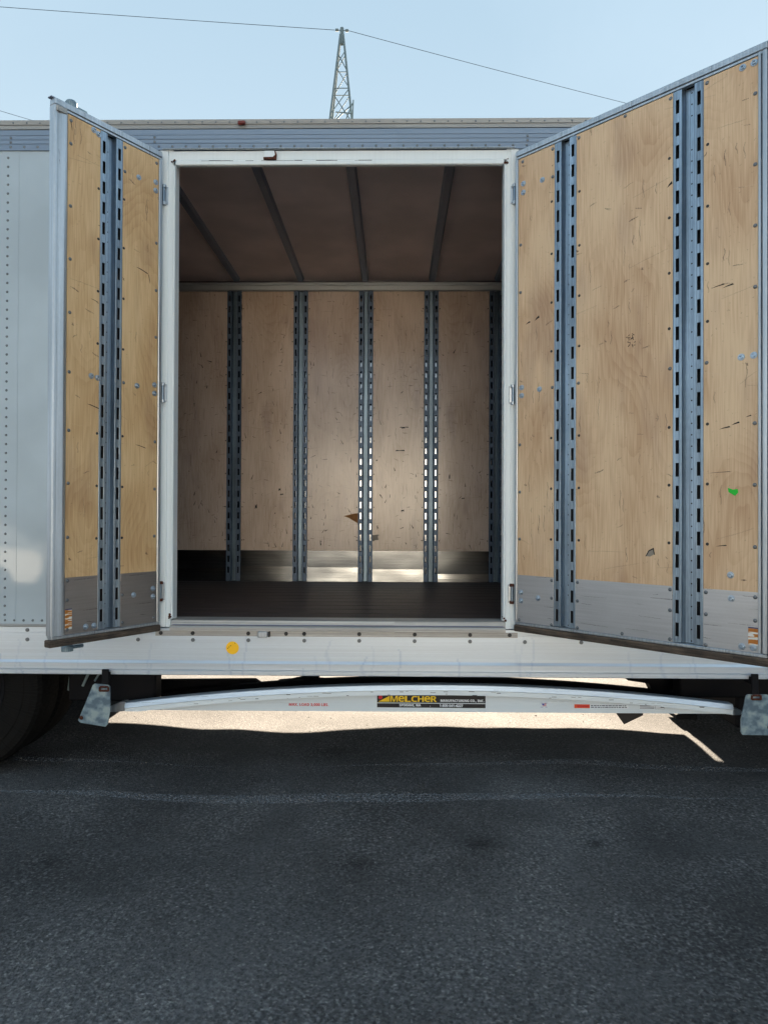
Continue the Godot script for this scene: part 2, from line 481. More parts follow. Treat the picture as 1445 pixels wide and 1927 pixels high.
# slotted hat-section post between x0..x1, y0..y1; face at z = zf, hollow behind
func post(x0: float, x1: float, y0: float, y1: float, zf: float, fl: float, pitch: float, first: float, count: int, sw: float, sh: float, deep: float, which := 3) -> MB:
	var b := MB.new()
	b.off = Vector2(rng.randf(), rng.randf() * 0.3)
	var th := 0.003
	for side in (2 if which & 1 else 0):
		var a := x0 if side == 0 else x1 - fl
		var e := a + fl
		var mid := (a + e) * 0.5
		b.box(a, mid - sw * 0.5, y0, y1, zf - th, zf, 0.001)
		b.box(mid + sw * 0.5, e, y0, y1, zf - th, zf, 0.001)
		var top := y1
		for i in count:
			var c := first - pitch * i
			if c + sh * 0.5 < top: b.box(mid - sw * 0.5, mid + sw * 0.5, c + sh * 0.5, top, zf - th, zf)
			top = c - sh * 0.5
		b.box(mid - sw * 0.5, mid + sw * 0.5, y0, top, zf - th, zf)
	if not which & 2: return b
	# webs and base of the hat
	var w0 := x0 + fl
	var w1 := x1 - fl
	var lean := (w1 - w0) * 0.16
	for side in 2:
		var p := PackedVector2Array()
		if side == 0: p = PackedVector2Array([Vector2(w0 - th, zf - 0.001), Vector2(w0, zf - 0.001), Vector2(w0 + lean, zf - deep), Vector2(w0 + lean - th, zf - deep)])
		else: p = PackedVector2Array([Vector2(w1, zf - 0.001), Vector2(w1 + th, zf - 0.001), Vector2(w1 - lean + th, zf - deep), Vector2(w1 - lean, zf - deep)])
		b.prism(p, 1, y0, y1)
	b.box(w0 + lean, w1 - lean, y0, y1, zf - deep - th, zf - deep)
	return b

# ------------------------------------------------------------------ a door leaf. x from 0 (hinge) towards s * W, inner face at z = 0
func leaf(trailer: Node3D, s: float, at: Vector3, turn: float, W: float, yb: float, yt: float, hinge_w: float, edge_w: float, panels: Array, posts: Array, plym: String, label: String) -> Node3D:
	var d := node("cargo_door", trailer, at)
	d.rotation.y = turn
	tag(d, label)
	var X := func(u: float) -> float: return s * u
	var t := 0.042 if s < 0 else 0.055
	# outer skin and core
	put("outer_skin", MB.new().box(X.call(0.004), X.call(W - 0.004), yb + 0.03, yt - 0.004, -t, -t + 0.006), M.skin, d)
	put("core", MB.new().box(X.call(0.006), X.call(W - 0.01), yb + 0.034, yt - 0.008, -t + 0.0065 if s > 0 else -0.0355, -0.0345 if s < 0 else -0.036), M.dark, d)
	# perimeter frame
	put("frame_rail", MB.new().box(X.call(0), X.call(W), yt - 0.034, yt, -t - 0.002, 0.006, 0.004).box(X.call(0.0), X.call(W - 0.012), yt - 0.048, yt - 0.0345, -0.02, 0.002, 0.002), M.alum, d)
	put("frame_rail", MB.new().box(X.call(0.002), X.call(W - 0.002), yb + 0.0255, yb + 0.042, -0.03, 0.005, 0.003), M.alum, d)
	put("frame_stile", MB.new().box(X.call(0), X.call(hinge_w), yb + 0.043, yt - 0.049, -t - 0.001, 0.006, 0.003), M.alum, d)
	var e := MB.new()
	if s < 0:   # broad hollow extrusion with a rounded shoulder
		e.prism(PackedVector2Array([Vector2(X.call(W), -t), Vector2(X.call(W), -0.004), Vector2(X.call(W - 0.006), 0.004), Vector2(X.call(W - 0.016), 0.006), Vector2(X.call(W - 0.02), 0.002), Vector2(X.call(W - 0.05), 0.012), Vector2(X.call(W - 0.064), 0.010), Vector2(X.call(W - edge_w), 0.0), Vector2(X.call(W - edge_w), -0.03), Vector2(X.call(W - edge_w), -t)]), 1, yb + 0.043, yt - 0.035)
	else:
		e.box(X.call(W - edge_w), X.call(W - edge_w + 0.012), yb + 0.043, yt - 0.035, -0.03, 0.006, 0.002)
		e.box(X.call(W - edge_w + 0.0125), X.call(W - 0.02), yb + 0.043, yt - 0.035, -0.03, -0.004, 0.002)
		e.box(X.call(W - 0.0195), X.call(W), yb + 0.043, yt - 0.035, -t - 0.01, 0.010, 0.004)
	put("frame_stile", e, M.alum, d)
	# rubber along the bottom, and beside the far edge
	put("bottom_seal", MB.new().box(X.call(-0.002), X.call(W + 0.012), yb - 0.012, yb + 0.025, -0.04, 0.012, 0.005), M.seal, d)
	if s > 0: put("edge_seal", MB.new().box(X.call(W + 0.0005), X.call(W + 0.013), yb + 0.03, yt + 0.004, -t - 0.004, -0.012, 0.003), M.rubber, d)
	put("top_seal", MB.new().box(X.call(0.0), X.call(W + 0.012), yt + 0.0005, yt + 0.008, -t, -0.01, 0.002), M.bow, d)
	var yk := 1.222 if s > 0 else 1.233
	var i := 0
	for p in panels:
		var b := MB.new()
		b.off = Vector2((0.6 * i if s > 0 else 0.35 + 0.7 * i) - minf(X.call(p[0]), X.call(p[1])), 3.67)
		b.box(X.call(p[0] + 0.0015), X.call(p[1] - 0.0015), yk - 0.04, yt - 0.05, -0.018, -0.001)
		put("plywood_panel", b, M[plym], d)
		var k := MB.new()
		k.off = Vector2(0.33 * i + (0.2 if s > 0 else 0.55), 0.0)
		k.box(X.call(p[0] + 0.001), X.call(p[1] - 0.001), yb + 0.0425, yk, -0.0005, 0.0012, 0.0006)
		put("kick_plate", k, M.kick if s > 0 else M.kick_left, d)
		i += 1
	for p in posts:
		var a := minf(X.call(p[0]), X.call(p[1]))
		var c := maxf(X.call(p[0]), X.call(p[1]))
		put("slotted_post", post(a, c, yb + 0.045, yt - 0.05, 0.0008, 0.042, 0.1095, 3.535 - at.y, 24, 0.0165, 0.066, 0.03), M.galv, d)
		var hl := MB.new()
		for k in 49:
			if rng.randf() < 0.15: continue
			hl.lathe(Vector3((a + c) * 0.5 + 0.006 * s, 3.59 - at.y - k * 0.0547, -0.0291), Vector3(0, 0, 1), [Vector2(0.0042, 0), Vector2(0.0035, 0.0006), Vector2(0, 0.0006)], 6)
		put("hole_row", hl, M.bolt_black, d, true)
	return d

# ------------------------------------------------------------------ trailer
func trailer() -> void:
	var T := node("semi_trailer")
	tag(T, "long pale grey box trailer with double side doors swung open on a plywood lined hold", "trailer")
	var X0 := -6.0
	var X1 := 6.0
	var OL := -1.295
	var OR := 0.628
	var OT := 3.609
	var FL := 0.945
	# side skins
	var w := node("side_wall", T)
	var seams := [X0, -2.25, -1.39]
	for i in 2:
		put("skin_panel", MB.new().box(seams[i] + 0.0006, seams[i + 1] - 0.0006 + (0.03 if i == 0 else 0.0), 0.915, 3.709, -0.012 + 0.0015 * (1 - i), 0.0015 * (1 - i)), M.skin, w)
	put("skin_panel", MB.new().box(0.712, 2.6, 0.915, 3.709, -0.012, 0.0), M.skin, w)
	put("skin_panel", MB.new().box(2.575, X1, 0.915, 3.709, -0.0105, 0.0015), M.skin, w)
	put("skin_panel", MB.new().box(-1.39, 0.712, 3.70, 3.709, -0.012, 0.0), M.skin, w)
	put("inner_lining", MB.new().box(X0, OL - 0.035, FL - 0.1, 3.80, -0.062, -0.045), M.lining, w)
	put("inner_lining", MB.new().box(OR + 0.035, X1, FL - 0.1, 3.80, -0.062, -0.045), M.lining, w)
	put("inner_lining", MB.new().box(OL - 0.034, OR + 0.034, OT + 0.04, 3.80, -0.062, -0.045), M.lining, w)
	var rv := MB.new()
	var y := 3.66
	while y > 0.94:
		rv.dome(Vector3(-2.287, y, 0.0015), Vector3(0, 0, 1), 0.0078, 0.005)
		y -= 0.0528
	put("rivet_row", rv, M.rivet, w, true)
	rv = MB.new()
	var x := -2.285
	while x < -1.45:
		rv.dome(Vector3(x, 0.935, 0.0001), Vector3(0, 0, 1), 0.0078, 0.005)
		x += 0.0545
	put("rivet_row", rv, M.rivet, w, true)
	# top rail: ribbed extrusion, white strip, gutter
	var tr := node("top_rail", T)
	var prof := PackedVector2Array([Vector2(-0.05, 3.70), Vector2(0.010, 3.70), Vector2(0.010, 3.706), Vector2(0.006, 3.708), Vector2(0.006, 3.736), Vector2(0.003, 3.7365), Vector2(0.003, 3.7395), Vector2(0.006, 3.740), Vector2(0.006, 3.761), Vector2(0.003, 3.7615), Vector2(0.003, 3.7645), Vector2(0.006, 3.765), Vector2(0.006, 3.786), Vector2(0.003, 3.7865), Vector2(0.003, 3.7895), Vector2(0.006, 3.790), Vector2(0.006, 3.821), Vector2(-0.05, 3.821)])
	put("ribbed_rail", MB.new().prism(prof, 0, X0, X1), M.alum_top, tr)
	put("cap_strip", MB.new().prism(PackedVector2Array([Vector2(-0.05, 3.824), Vector2(0.010, 3.824), Vector2(0.010, 3.846), Vector2(0.016, 3.8475), Vector2(0.020, 3.872), Vector2(0.014, 3.875), Vector2(-0.05, 3.875)]), 0, X0, X1), M.gutter, tr)
	rv = MB.new()
	x = -2.27
	while x < 2.6:
		rv.dome(Vector3(x, 3.722, 0.006), Vector3(0, 0, 1), 0.0085, 0.005)
		rv.dome(Vector3(x + 0.02, 3.857, 0.0185), Vector3(0, 0.1, 1), 0.006, 0.003, 6)
		x += 0.0797
	for xx in [-2.27, -1.419, 0.763]:
		rv.dome(Vector3(xx, 3.750, 0.006), Vector3(0, 0, 1), 0.0085, 0.005)
		rv.dome(Vector3(xx, 3.776, 0.006), Vector3(0, 0, 1), 0.0085, 0.005)
	put("rivet_row", rv, M.rivet, tr, true)
	put("marker_lamp", MB.new().box(-0.925, -0.88, 3.836, 3.860, 0.0185, 0.034, 0.005), M.red_lens, tr)
	# roof and back outer wall, ends
	put("roof", MB.new().box(X0, X1, 3.80, 3.868, -2.60, -0.051), M.gutter, T)
	# door frame
	var f := node("door_frame", T)
	put("jamb", MB.new().box(-1.389, -1.335, 0.902, 3.70, -0.03, 0.006, 0.003).box(-1.3345, OL - 0.014, 0.902, 3.70, -0.03, 0.002).box(OL - 0.0135, OL, 0.95, OT, -0.075, 0.010, 0.004).box(OL - 0.0345, OL - 0.0005, FL, OT + 0.03, -0.075, -0.031), M.white, f)
	put("jamb", MB.new().box(0.665, 0.711, 0.902, 3.70, -0.03, 0.006, 0.003).box(OR + 0.014, 0.6645, 0.902, 3.70, -0.03, 0.002).box(OR, OR + 0.0135, 0.95, OT, -0.075, 0.010, 0.004).box(OR + 0.0005, OR + 0.0345, FL, OT + 0.03, -0.075, -0.031), M.white, f)
	put("header", MB.new().box(OL - 0.02, OR + 0.02, OT + 0.030, 3.696, -0.03, 0.003, 0.003).box(OL, OR, OT, OT + 0.029, -0.022, 0.011, 0.005), M.white, f)
	put("drip_strip", MB.new().box(-1.37, 0.69, 3.699, 3.7055, 0.0062, 0.022, 0.002), M.alum, f)
	# peeled paint on the header lip
	var pl := MB.new()
	rng.seed = 5
	for i in 26:
		var a := rng.randf_range(-1.28, -0.2)
		pl.box(a, a + rng.randf_range(0.01, 0.09), OT + 0.0225, OT + 0.0225 + rng.randf_range(0.001, 0.004), 0.0112, 0.0116)
	put("bare_metal_wear", pl, M.ink, f, true)
	put("latch_keeper", MB.new().box(-0.775, -0.705, 3.648, 3.690, 0.0035, 0.017, 0.003), M.white, f)
	put("rust_stain", MB.new().prism(PackedVector2Array([Vector2(-0.776, 3.640), Vector2(-0.702, 3.638), Vector2(-0.699, 3.668), Vector2(-0.706, 3.690), Vector2(-0.712, 3.686), Vector2(-0.708, 3.664), Vector2(-0.720, 3.652), Vector2(-0.776, 3.651)]), 2, 0.0035, 0.0185), M.rust, f)
	for cxy in [[OL - 0.012, OT + 0.018], [OR + 0.012, OT + 0.02], [OL - 0.010, 0.965], [OR + 0.006, 0.962]]:
		var rs := MB.new()
		rng.seed = int(absf(cxy[0]) * 1000.0)
		for k in 5:
			rs.dome(Vector3(cxy[0] + rng.randf_range(-0.012, 0.012), cxy[1] + rng.randf_range(-0.012, 0.014), 0.0095), Vector3(0, 0, 1), rng.randf_range(0.003, 0.009), 0.003, 7)
		put("rust_spots", rs, M.rust, f, true)
	for p in [[-1.352, 3.43], [-1.352, 2.271], [-1.358, 1.112], [0.680, 3.428], [0.675, 2.262], [0.672, 1.109]]:
		var hx: float = p[0]
		var hy: float = p[1]
		var sg := -1.0 if hx < 0 else 1.0
		var h := node("hinge", f)
		put("hinge_plate", MB.new().box(hx - 0.016, hx + 0.016, hy - 0.052, hy + 0.052, 0.0062, 0.012, 0.002), M.alum, h)
		put("pin", MB.new().tube(Vector3(hx + sg * 0.006, hy - 0.045, 0.022), Vector3(hx + sg * 0.006, hy + 0.045, 0.022), 0.0085, 0.0085, 10), M.galv, h)
		put("knuckle", MB.new().tube(Vector3(hx + sg * 0.004, hy + 0.042, 0.02), Vector3(hx + sg * 0.004, hy + 0.058, 0.02), 0.014, 0.012, 10), M.alum if hy > 2 else M.rust, h)
		put("knuckle", MB.new().tube(Vector3(hx + sg * 0.004, hy - 0.058, 0.02), Vector3(hx + sg * 0.004, hy - 0.042, 0.02), 0.012, 0.014, 10), M.alum if hy > 2 else M.rust, h)
	# sill
	put("sill", MB.new().prism(PackedVector2Array([Vector2(-0.11, FL + 0.002), Vector2(-0.02, FL + 0.002), Vector2(0.0, FL - 0.004), Vector2(0.006, FL - 0.024), Vector2(0.008, FL - 0.030), Vector2(0.026, FL - 0.034), Vector2(0.030, FL - 0.040), Vector2(0.030, FL - 0.060), Vector2(0.014, FL - 0.062), Vector2(0.0, FL - 0.062), Vector2(-0.11, FL - 0.05)]), 0, OL - 0.01, OR + 0.012), M.sill, f)
	put("sill_groove", MB.new().box(OL, OR, FL - 0.0335, FL - 0.0265, 0.0045, 0.0085), M.label_blue, f)
	# bottom rail
	var br := node("bottom_rail", T)
	put("lip_strip", MB.new().box(X0, -1.39, 0.898, 0.9145, -0.02, 0.008, 0.003).box(0.712, X1, 0.898, 0.9145, -0.02, 0.008, 0.003), M.gutter, br)
	var bp := PackedVector2Array([Vector2(-0.05, 0.623), Vector2(0.006, 0.623), Vector2(0.009, 0.627), Vector2(0.009, 0.649), Vector2(0.006, 0.651), Vector2(-0.012, 0.652), Vector2(-0.012, 0.6585), Vector2(0.004, 0.6595), Vector2(0.004, 0.688), Vector2(0.006, 0.6895), Vector2(0.016, 0.691), Vector2(0.016, 0.693), Vector2(0.004, 0.707), Vector2(0.004, 0.862), Vector2(0.002, 0.864), Vector2(0.002, 0.866), Vector2(0.004, 0.867), Vector2(0.004, 0.897), Vector2(-0.05, 0.897)])
	put("rail_extrusion", MB.new().prism(bp, 0, X0, X1), M.alum_rail, br)
	put("sill_plate", MB.new().box(-1.395, 0.712, 0.852, 0.8815, 0.0045, 0.0085, 0.001), M.sill, br)
	for p in [[-2.15, 0.880], [-2.15, 0.824], [-1.4975, 0.828], [-1.1758, 0.828], [-0.8516, 0.828], [-0.525, 0.828], [-0.205, 0.829], [0.1166, 0.829], [0.4377, 0.829], [0.755, 0.828], [1.08, 0.828], [1.40, 0.828]]:
		fix("bolt", bolt_mesh, M.rivet, Vector3(p[0], p[1], 0.004), br)
	for px in [-1.363, -1.176, -0.8516, -0.6306, -0.525, -0.205, 0.1166, 0.4377, 0.666]:
		fix("bolt", bolt_mesh, M.bolt_black, Vector3(px, 0.868, 0.0085), br)
	put("lower_latch_keeper", MB.new().box(-0.795, -0.733, 0.848, 0.884, 0.009, 0.034, 0.006), M.alum, br)
	put("latch_socket", MB.new().box(-0.7325, -0.722, 0.850, 0.882, 0.009, 0.030, 0.003), M.bolt_black, br)
	var st := put("round_sticker", MB.new().lathe(Vector3(-0.9445, 0.783, 0.0042), Vector3(0, 0, 1), [Vector2(0.0375, 0), Vector2(0.037, 0.0008), Vector2(0, 0.0008)], 32), M.yellow, br)
	var scr := MB.new()
	for q in [[-0.030, -0.004, 0.007], [-0.022, 0.003, 0.006], [-0.014, 0.010, 0.007], [0.012, 0.026, 0.006]]:
		scr.box(-0.9445 + q[0], -0.9445 + q[0] + q[2], 0.783 + q[1], 0.783 + q[1] + 0.0035, 0.0051, 0.0055)
	put("scribble", scr, M.mark, st, true)
	# hold: far wall
	var rw := node("rear_wall", T)
	var zr := -2.49
	put("outer_skin", MB.new().box(X0, X1, 0.9, 3.81, -2.60, -2.585), M.skin, rw)
	put("backing_sheet", MB.new().box(X0, X1, FL - 0.02, 3.80, zr - 0.06, zr - 0.035), M.backing, rw)
	var cx := [-3.339, -2.729, -2.119, -1.509, -0.887, -0.277, 0.333, 0.939, 1.549, 2.159, 2.769, 3.379]
	for i in cx.size() - 1:
		var a: float = cx[i] + 0.0675
		var c: float = cx[i + 1] - 0.0675
		var b := MB.new()
		b.off = Vector2(fmod(0.48 * i, 1.32) - a, 3.71)
		b.box(a, c, FL + 0.28, 3.70, zr - 0.02, zr)
		put("plywood_panel", b, M.ply_inner if i % 2 == 0 else M.ply_inner_b, rw)
		var k := MB.new()
		k.off = Vector2(fmod(0.48 * i, 1.0) - a, 0.0)
		var crease: float = [0.13, 0.15, 0.12, 0.14, 0.132, 0.118, 0.075][i % 7]
		var pr := PackedVector2Array([Vector2(zr + 0.0005, FL + 0.001), Vector2(zr + 0.0070, FL + 0.001), Vector2(zr + 0.0062, FL + 0.031), Vector2(zr + 0.0040, FL + crease), Vector2(zr + 0.0046, FL + crease + 0.04), Vector2(zr + 0.0062, FL + 0.289), Vector2(zr + 0.0005, FL + 0.289)])
		k.prism(pr, 0, a, c)
		put("kick_plate", k, M.kick_bright, rw)
	for p in cx:
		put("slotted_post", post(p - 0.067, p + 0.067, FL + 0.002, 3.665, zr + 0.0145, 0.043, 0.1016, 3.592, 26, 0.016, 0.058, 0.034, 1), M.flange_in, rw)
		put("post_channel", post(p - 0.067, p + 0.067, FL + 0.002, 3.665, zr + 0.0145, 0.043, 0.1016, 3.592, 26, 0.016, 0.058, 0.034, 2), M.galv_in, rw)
	put("screw_row", _wall_screws(cx, zr), M.bolt_black, rw, true)
	put("wall_rail", MB.new().prism(PackedVector2Array([Vector2(zr - 0.01, 3.662), Vector2(zr + 0.022, 3.662), Vector2(zr + 0.030, 3.668), Vector2(zr + 0.030, 3.705), Vector2(zr + 0.024, 3.712), Vector2(zr + 0.024, 3.720), Vector2(zr + 0.034, 3.722), Vector2(zr + 0.034, 3.735), Vector2(zr - 0.01, 3.745)]), 0, X0, X1), M.bow_rail, rw)
	# torn veneer
	put("torn_veneer", MB.new().prism(PackedVector2Array([Vector2(-0.345, 1.49), Vector2(-0.345, 1.585), Vector2(-0.40, 1.578), Vector2(-0.445, 1.566), Vector2(-0.475, 1.556), Vector2(-0.43, 1.540), Vector2(-0.39, 1.515)]), 2, zr, zr + 0.0025), M.torn, rw)
	put("torn_veneer", MB.new().prism(PackedVector2Array([Vector2(-0.21, 1.33), Vector2(-0.15, 1.335), Vector2(-0.16, 1.37), Vector2(-0.145, 1.388), Vector2(-0.21, 1.38)]), 2, zr, zr + 0.0025), M.torn_grey, rw)
	for q in [[0.00, 2.165, 0.09, 0.014], [0.04, 2.385, 0.085, 0.010], [0.06, 2.375, 0.03, 0.02], [-1.09, 1.79, 0.02, 0.03], [-1.075, 1.75, 0.03, 0.018], [0.055, 1.60, 0.03, 0.022], [-1.31, 1.62, 0.02, 0.05], [0.5, 1.9, 0.012, 0.06], [-0.18, 2.07, 0.015, 0.02], [0.62, 1.72, 0.025, 0.014]]:
		var o := [Vector2(q[0], q[1]), Vector2(q[0] + q[2] * 0.55, q[1] + q[3] * 0.25), Vector2(q[0] + q[2], q[1] + q[3] * 0.1), Vector2(q[0] + q[2] * 0.92, q[1] + q[3]), Vector2(q[0] + q[2] * 0.4, q[1] + q[3] * 0.62), Vector2(q[0] + q[2] * 0.1, q[1] + q[3] * 0.9)]
		put("gouge", MB.new().prism(PackedVector2Array(o), 2, zr, zr + 0.0015), M.mark, rw)
	var gg := MB.new()
	rng.seed = 44
	for i in 150:
		var gx := rng.randf_range(-1.9, 0.86)
		if absf(fmod(gx + 3.339 + 0.31, 0.6095) - 0.31) < 0.085: continue
		var gy := FL + 0.32 + pow(rng.randf(), 1.4) * 2.0
		var L := rng.randf_range(0.008, 0.05)
		var an := PI * 0.5 + rng.randf_range(-0.5, 0.5) if rng.randf() < 0.6 else rng.randf() * TAU
		var dv := Vector3(cos(an), sin(an), 0) * L
		gg.tube(Vector3(gx, gy, zr), Vector3(gx, gy, zr) + dv, rng.randf_range(0.0015, 0.005), 0.001, 4)
	put("scratches", gg, M.mark, rw, true)
	# floor of hardwood boards
	var fl := node("floor", T)
	put("subfloor", MB.new().box(X0, X1, FL - 0.10, FL - 0.03, -2.58, -0.051), M.chassis, fl)
	var z := -0.112
	var i2 := 0
	while z > -2.50:
		var b := MB.new()
		b.off = Vector2(i2 * 0.71, i2 * 0.17)
		b.box(-4.4, 4.4, FL - 0.029, FL + (0.0006 if i2 % 2 == 0 else -0.0006), z - 0.098, z, 0.0015)
		put("plank", b, M.plank, fl)
		z -= 0.1
		i2 += 1
	# ceiling and roof bows
	var ce := node("ceiling", T)
	put("ceiling_sheet", MB.new().box(X0, X1, 3.772, 3.798, -2.585, -0.0625), M.ceiling, ce)
	for p in [-2.72, -2.11, -1.485, -0.887, -0.285, 0.338, 0.945, 1.55, 2.16]:
		put("roof_bow", MB.new().prism(PackedVector2Array([Vector2(p - 0.034, 3.7715), Vector2(p - 0.022, 3.742), Vector2(p + 0.022, 3.742), Vector2(p + 0.034, 3.7715)]), 2, -2.45, -0.07), M.bow, ce)
	put("wall_end", MB.new().box(-4.6, -4.5, FL - 0.1, 3.80, -2.53, -0.0625), M.ply_inner, T)
	put("wall_end", MB.new().box(4.5, 4.6, FL - 0.1, 3.80, -2.53, -0.0625), M.ply_inner, T)
	# far bottom rail with a narrow gap between two lengths
	put("far_bottom_rail", MB.new().box(X0, 2.168, 0.622, 0.899, -2.60, -2.56), M.alum_rail, T)
	put("far_bottom_rail", MB.new().box(2.215, X1, 0.622, 0.899, -2.60, -2.56), M.alum_rail, T)
	# doors
	var L := leaf(T, -1.0, Vector3(-1.362, 0, 0.04), deg_to_rad(56.5), 0.662, 0.897, 3.668, 0.022, 0.074, [[0.022, 0.262], [0.399, 0.588]], [[0.262, 0.399]], "ply_left", "narrow left door leaf opened outwards")
	var R := leaf(T, 1.0, Vector3(0.691, 0, 0.04), deg_to_rad(-45.2), 1.341, 0.910, 3.662, 0.016, 0.037, [[0.016, 0.257], [0.391, 0.919], [1.063, 1.304]], [[0.257, 0.391], [0.919, 1.063]], "ply_right", "wide right door leaf opened outwards")
	door_bits(L, R)
	under(T)

func _wall_screws(cx: Array, zr: float) -> MB:
	var b := MB.new()
	for p in cx:
		if absf(p + 0.3) > 1.9: continue
		for k in 9:
			for s in [-1.0, 1.0]:
				b.dome(Vector3(p + s * 0.079, 3.50 - k * 0.31, zr), Vector3(0, 0, 1), 0.006, 0.003, 6)
	return b

func door_bits(L: Node3D, R: Node3D) -> void:
	for p in [[0.177, 3.441], [0.050, 3.463], [0.050, 3.412], [1.237, 3.590], [1.286, 3.590], [0.042, 2.294], [0.042, 2.248], [0.161, 2.270], [1.231, 2.279], [1.284, 2.279], [1.186, 1.292], [1.189, 1.186], [0.040, 1.124], [0.040, 1.076], [0.155, 1.100], [1.235, 0.974], [1.283, 0.974]]:
		fix("washer_bolt", washer_mesh, M.zinc, Vector3(p[0], p[1], 0.0012 if p[1] < 1.22 else -0.0008), R)
	for p in [[0.045, 3.59], [0.244, 3.59], [0.244, 3.436], [0.406, 3.59], [0.671, 3.60], [0.906, 3.59], [1.079, 3.59], [1.290, 3.450], [1.290, 3.132], [1.290, 2.858], [1.290, 2.584], [0.032, 3.115], [0.032, 2.842], [0.244, 2.269], [0.406, 2.271], [0.904, 2.275], [1.078, 2.277], [1.288, 1.975], [0.030, 1.967], [0.030, 1.696], [0.030, 1.427], [1.288, 1.700], [1.289, 1.423], [1.291, 1.200], [1.291, 1.096], [0.906, 1.105], [1.076, 1.103], [0.906, 0.965], [1.076, 0.960], [0.659, 0.962], [0.404, 1.106], [0.404, 0.962], [0.244, 1.107], [0.244, 0.960], [0.030, 0.965], [0.906, 1.205], [1.076, 1.205], [0.244, 1.205], [0.404, 1.205]]:
		fix("screw", screw_mesh, M.rivet, Vector3(p[0], p[1], 0.0012 if p[1] < 1.22 else -0.001), R)
	for k in [0.238, 0.410, 0.900, 1.082]:
		for y in [3.30, 3.01, 2.74, 2.47, 1.99, 1.71, 1.43]:
			fix("screw", screw_mesh, M.bolt_black, Vector3(k, y, -0.004), R)
	for p in [[-0.440, 3.600], [-0.412, 3.590], [-0.158, 3.460], [-0.043, 3.478], [-0.043, 3.429], [-0.445, 2.291], [-0.408, 2.287], [-0.161, 2.283], [-0.043, 2.306], [-0.043, 2.257], [-0.176, 1.109], [-0.046, 1.134], [-0.046, 1.089], [-0.469, 0.968], [-0.420, 0.968]]:
		fix("washer_bolt", washer_mesh, M.zinc, Vector3(p[0], p[1], 0.0012 if p[1] < 1.23 else -0.0008), L)
	for p in [[-0.570, 3.590], [-0.570, 3.471], [-0.570, 3.148], [-0.570, 2.874], [-0.570, 2.598], [-0.248, 3.59], [-0.038, 3.59], [-0.248, 3.457], [-0.036, 3.127], [-0.036, 2.853], [-0.036, 2.582], [-0.571, 2.291], [-0.571, 1.990], [-0.572, 1.717], [-0.573, 1.439], [-0.248, 2.286], [-0.038, 1.978], [-0.038, 1.706], [-0.038, 1.435], [-0.573, 1.215], [-0.573, 1.116], [-0.573, 0.965], [-0.040, 0.965], [-0.248, 1.114], [-0.248, 0.962]]:
		fix("screw", screw_mesh, M.rivet, Vector3(p[0], p[1], 0.0012 if p[1] < 1.23 else -0.001), L)
	for k in [-0.409, -0.252]:
		for y in [3.30, 3.03, 2.75, 2.47, 1.99, 1.71, 1.43]:
			fix("screw", screw_mesh, M.bolt_black, Vector3(k, y, -0.004), L)
	# torn labels near the bottom outer corners
	for q in [[L, -0.586, -0.548, 0.967, 1.066], [R, 1.262, 1.303, 0.985, 1.060]]:
		put("torn_label", MB.new().box(q[1], q[2], q[3], q[4], 0.0014, 0.0018), M.label_paper, q[0])
		put("torn_label", MB.new().box(q[1], q[2], q[4] + 0.0005, q[4] + 0.006, 0.0014, 0.0019), M.label_blue, q[0])
	# right door: green tape, pen scribble, chip
	put("tape_scrap", MB.new().prism(PackedVector2Array([Vector2(1.174, 1.690), Vector2(1.196, 1.681), Vector2(1.216, 1.684), Vector2(1.219, 1.668), Vector2(1.205, 1.652), Vector2(1.190, 1.662), Vector2(1.177, 1.670)]), 2, -0.001, 0.0005), M.green, R)
	var sc := MB.new()
	rng.seed = 8
	for k in 14:
		var a := Vector2(0.705 + rng.randf_range(-0.022, 0.026), 2.443 + rng.randf_range(-0.028, 0.030))
		var d := Vector2.from_angle(rng.randf() * TAU) * rng.randf_range(0.008, 0.02)
		sc.tube(Vector3(a.x, a.y, -0.001), Vector3(a.x + d.x, a.y + d.y, -0.001), 0.0022, 0.0012, 5)
	put("scribble", sc, M.mark, R, true)
	put("chip", MB.new().prism(PackedVector2Array([Vector2(0.786, 1.362), Vector2(0.800, 1.388), Vector2(0.822, 1.398), Vector2(0.826, 1.372), Vector2(0.806, 1.360)]), 2, -0.001, 0.0004), M.torn_grey, R)
	put("chip", MB.new().prism(PackedVector2Array([Vector2(0.782, 1.360), Vector2(0.798, 1.390), Vector2(0.824, 1.404), Vector2(0.830, 1.370), Vector2(0.826, 1.370), Vector2(0.821, 1.396), Vector2(0.801, 1.386), Vector2(0.787, 1.361)]), 2, -0.001, 0.001), M.mark, R)
	for q in [[1.135, 1.96, 0.05, 0.012], [1.19, 1.975, 0.035, 0.014], [1.10, 2.62, 0.06, 0.010], [1.15, 2.61, 0.05, 0.012], [0.13, 2.66, 0.03, 0.025], [0.07, 2.65, 0.03, 0.015], [0.89, 3.16, 0.025, 0.025], [1.12, 1.42, 0.05, 0.009], [1.25, 2.005, 0.025, 0.009], [1.08, 1.76, 0.11, 0.005]]:
		var o := [Vector2(q[0], q[1]), Vector2(q[0] + q[2] * 0.5, q[1] + q[3] * 0.3), Vector2(q[0] + q[2], q[1] + q[3] * 0.5), Vector2(q[0] + q[2] * 0.9, q[1] + q[3]), Vector2(q[0] + q[2] * 0.35, q[1] + q[3] * 0.55)]
		put("scuff_mark", MB.new().prism(PackedVector2Array(o), 2, -0.001, 0.0002), M.mark, R)
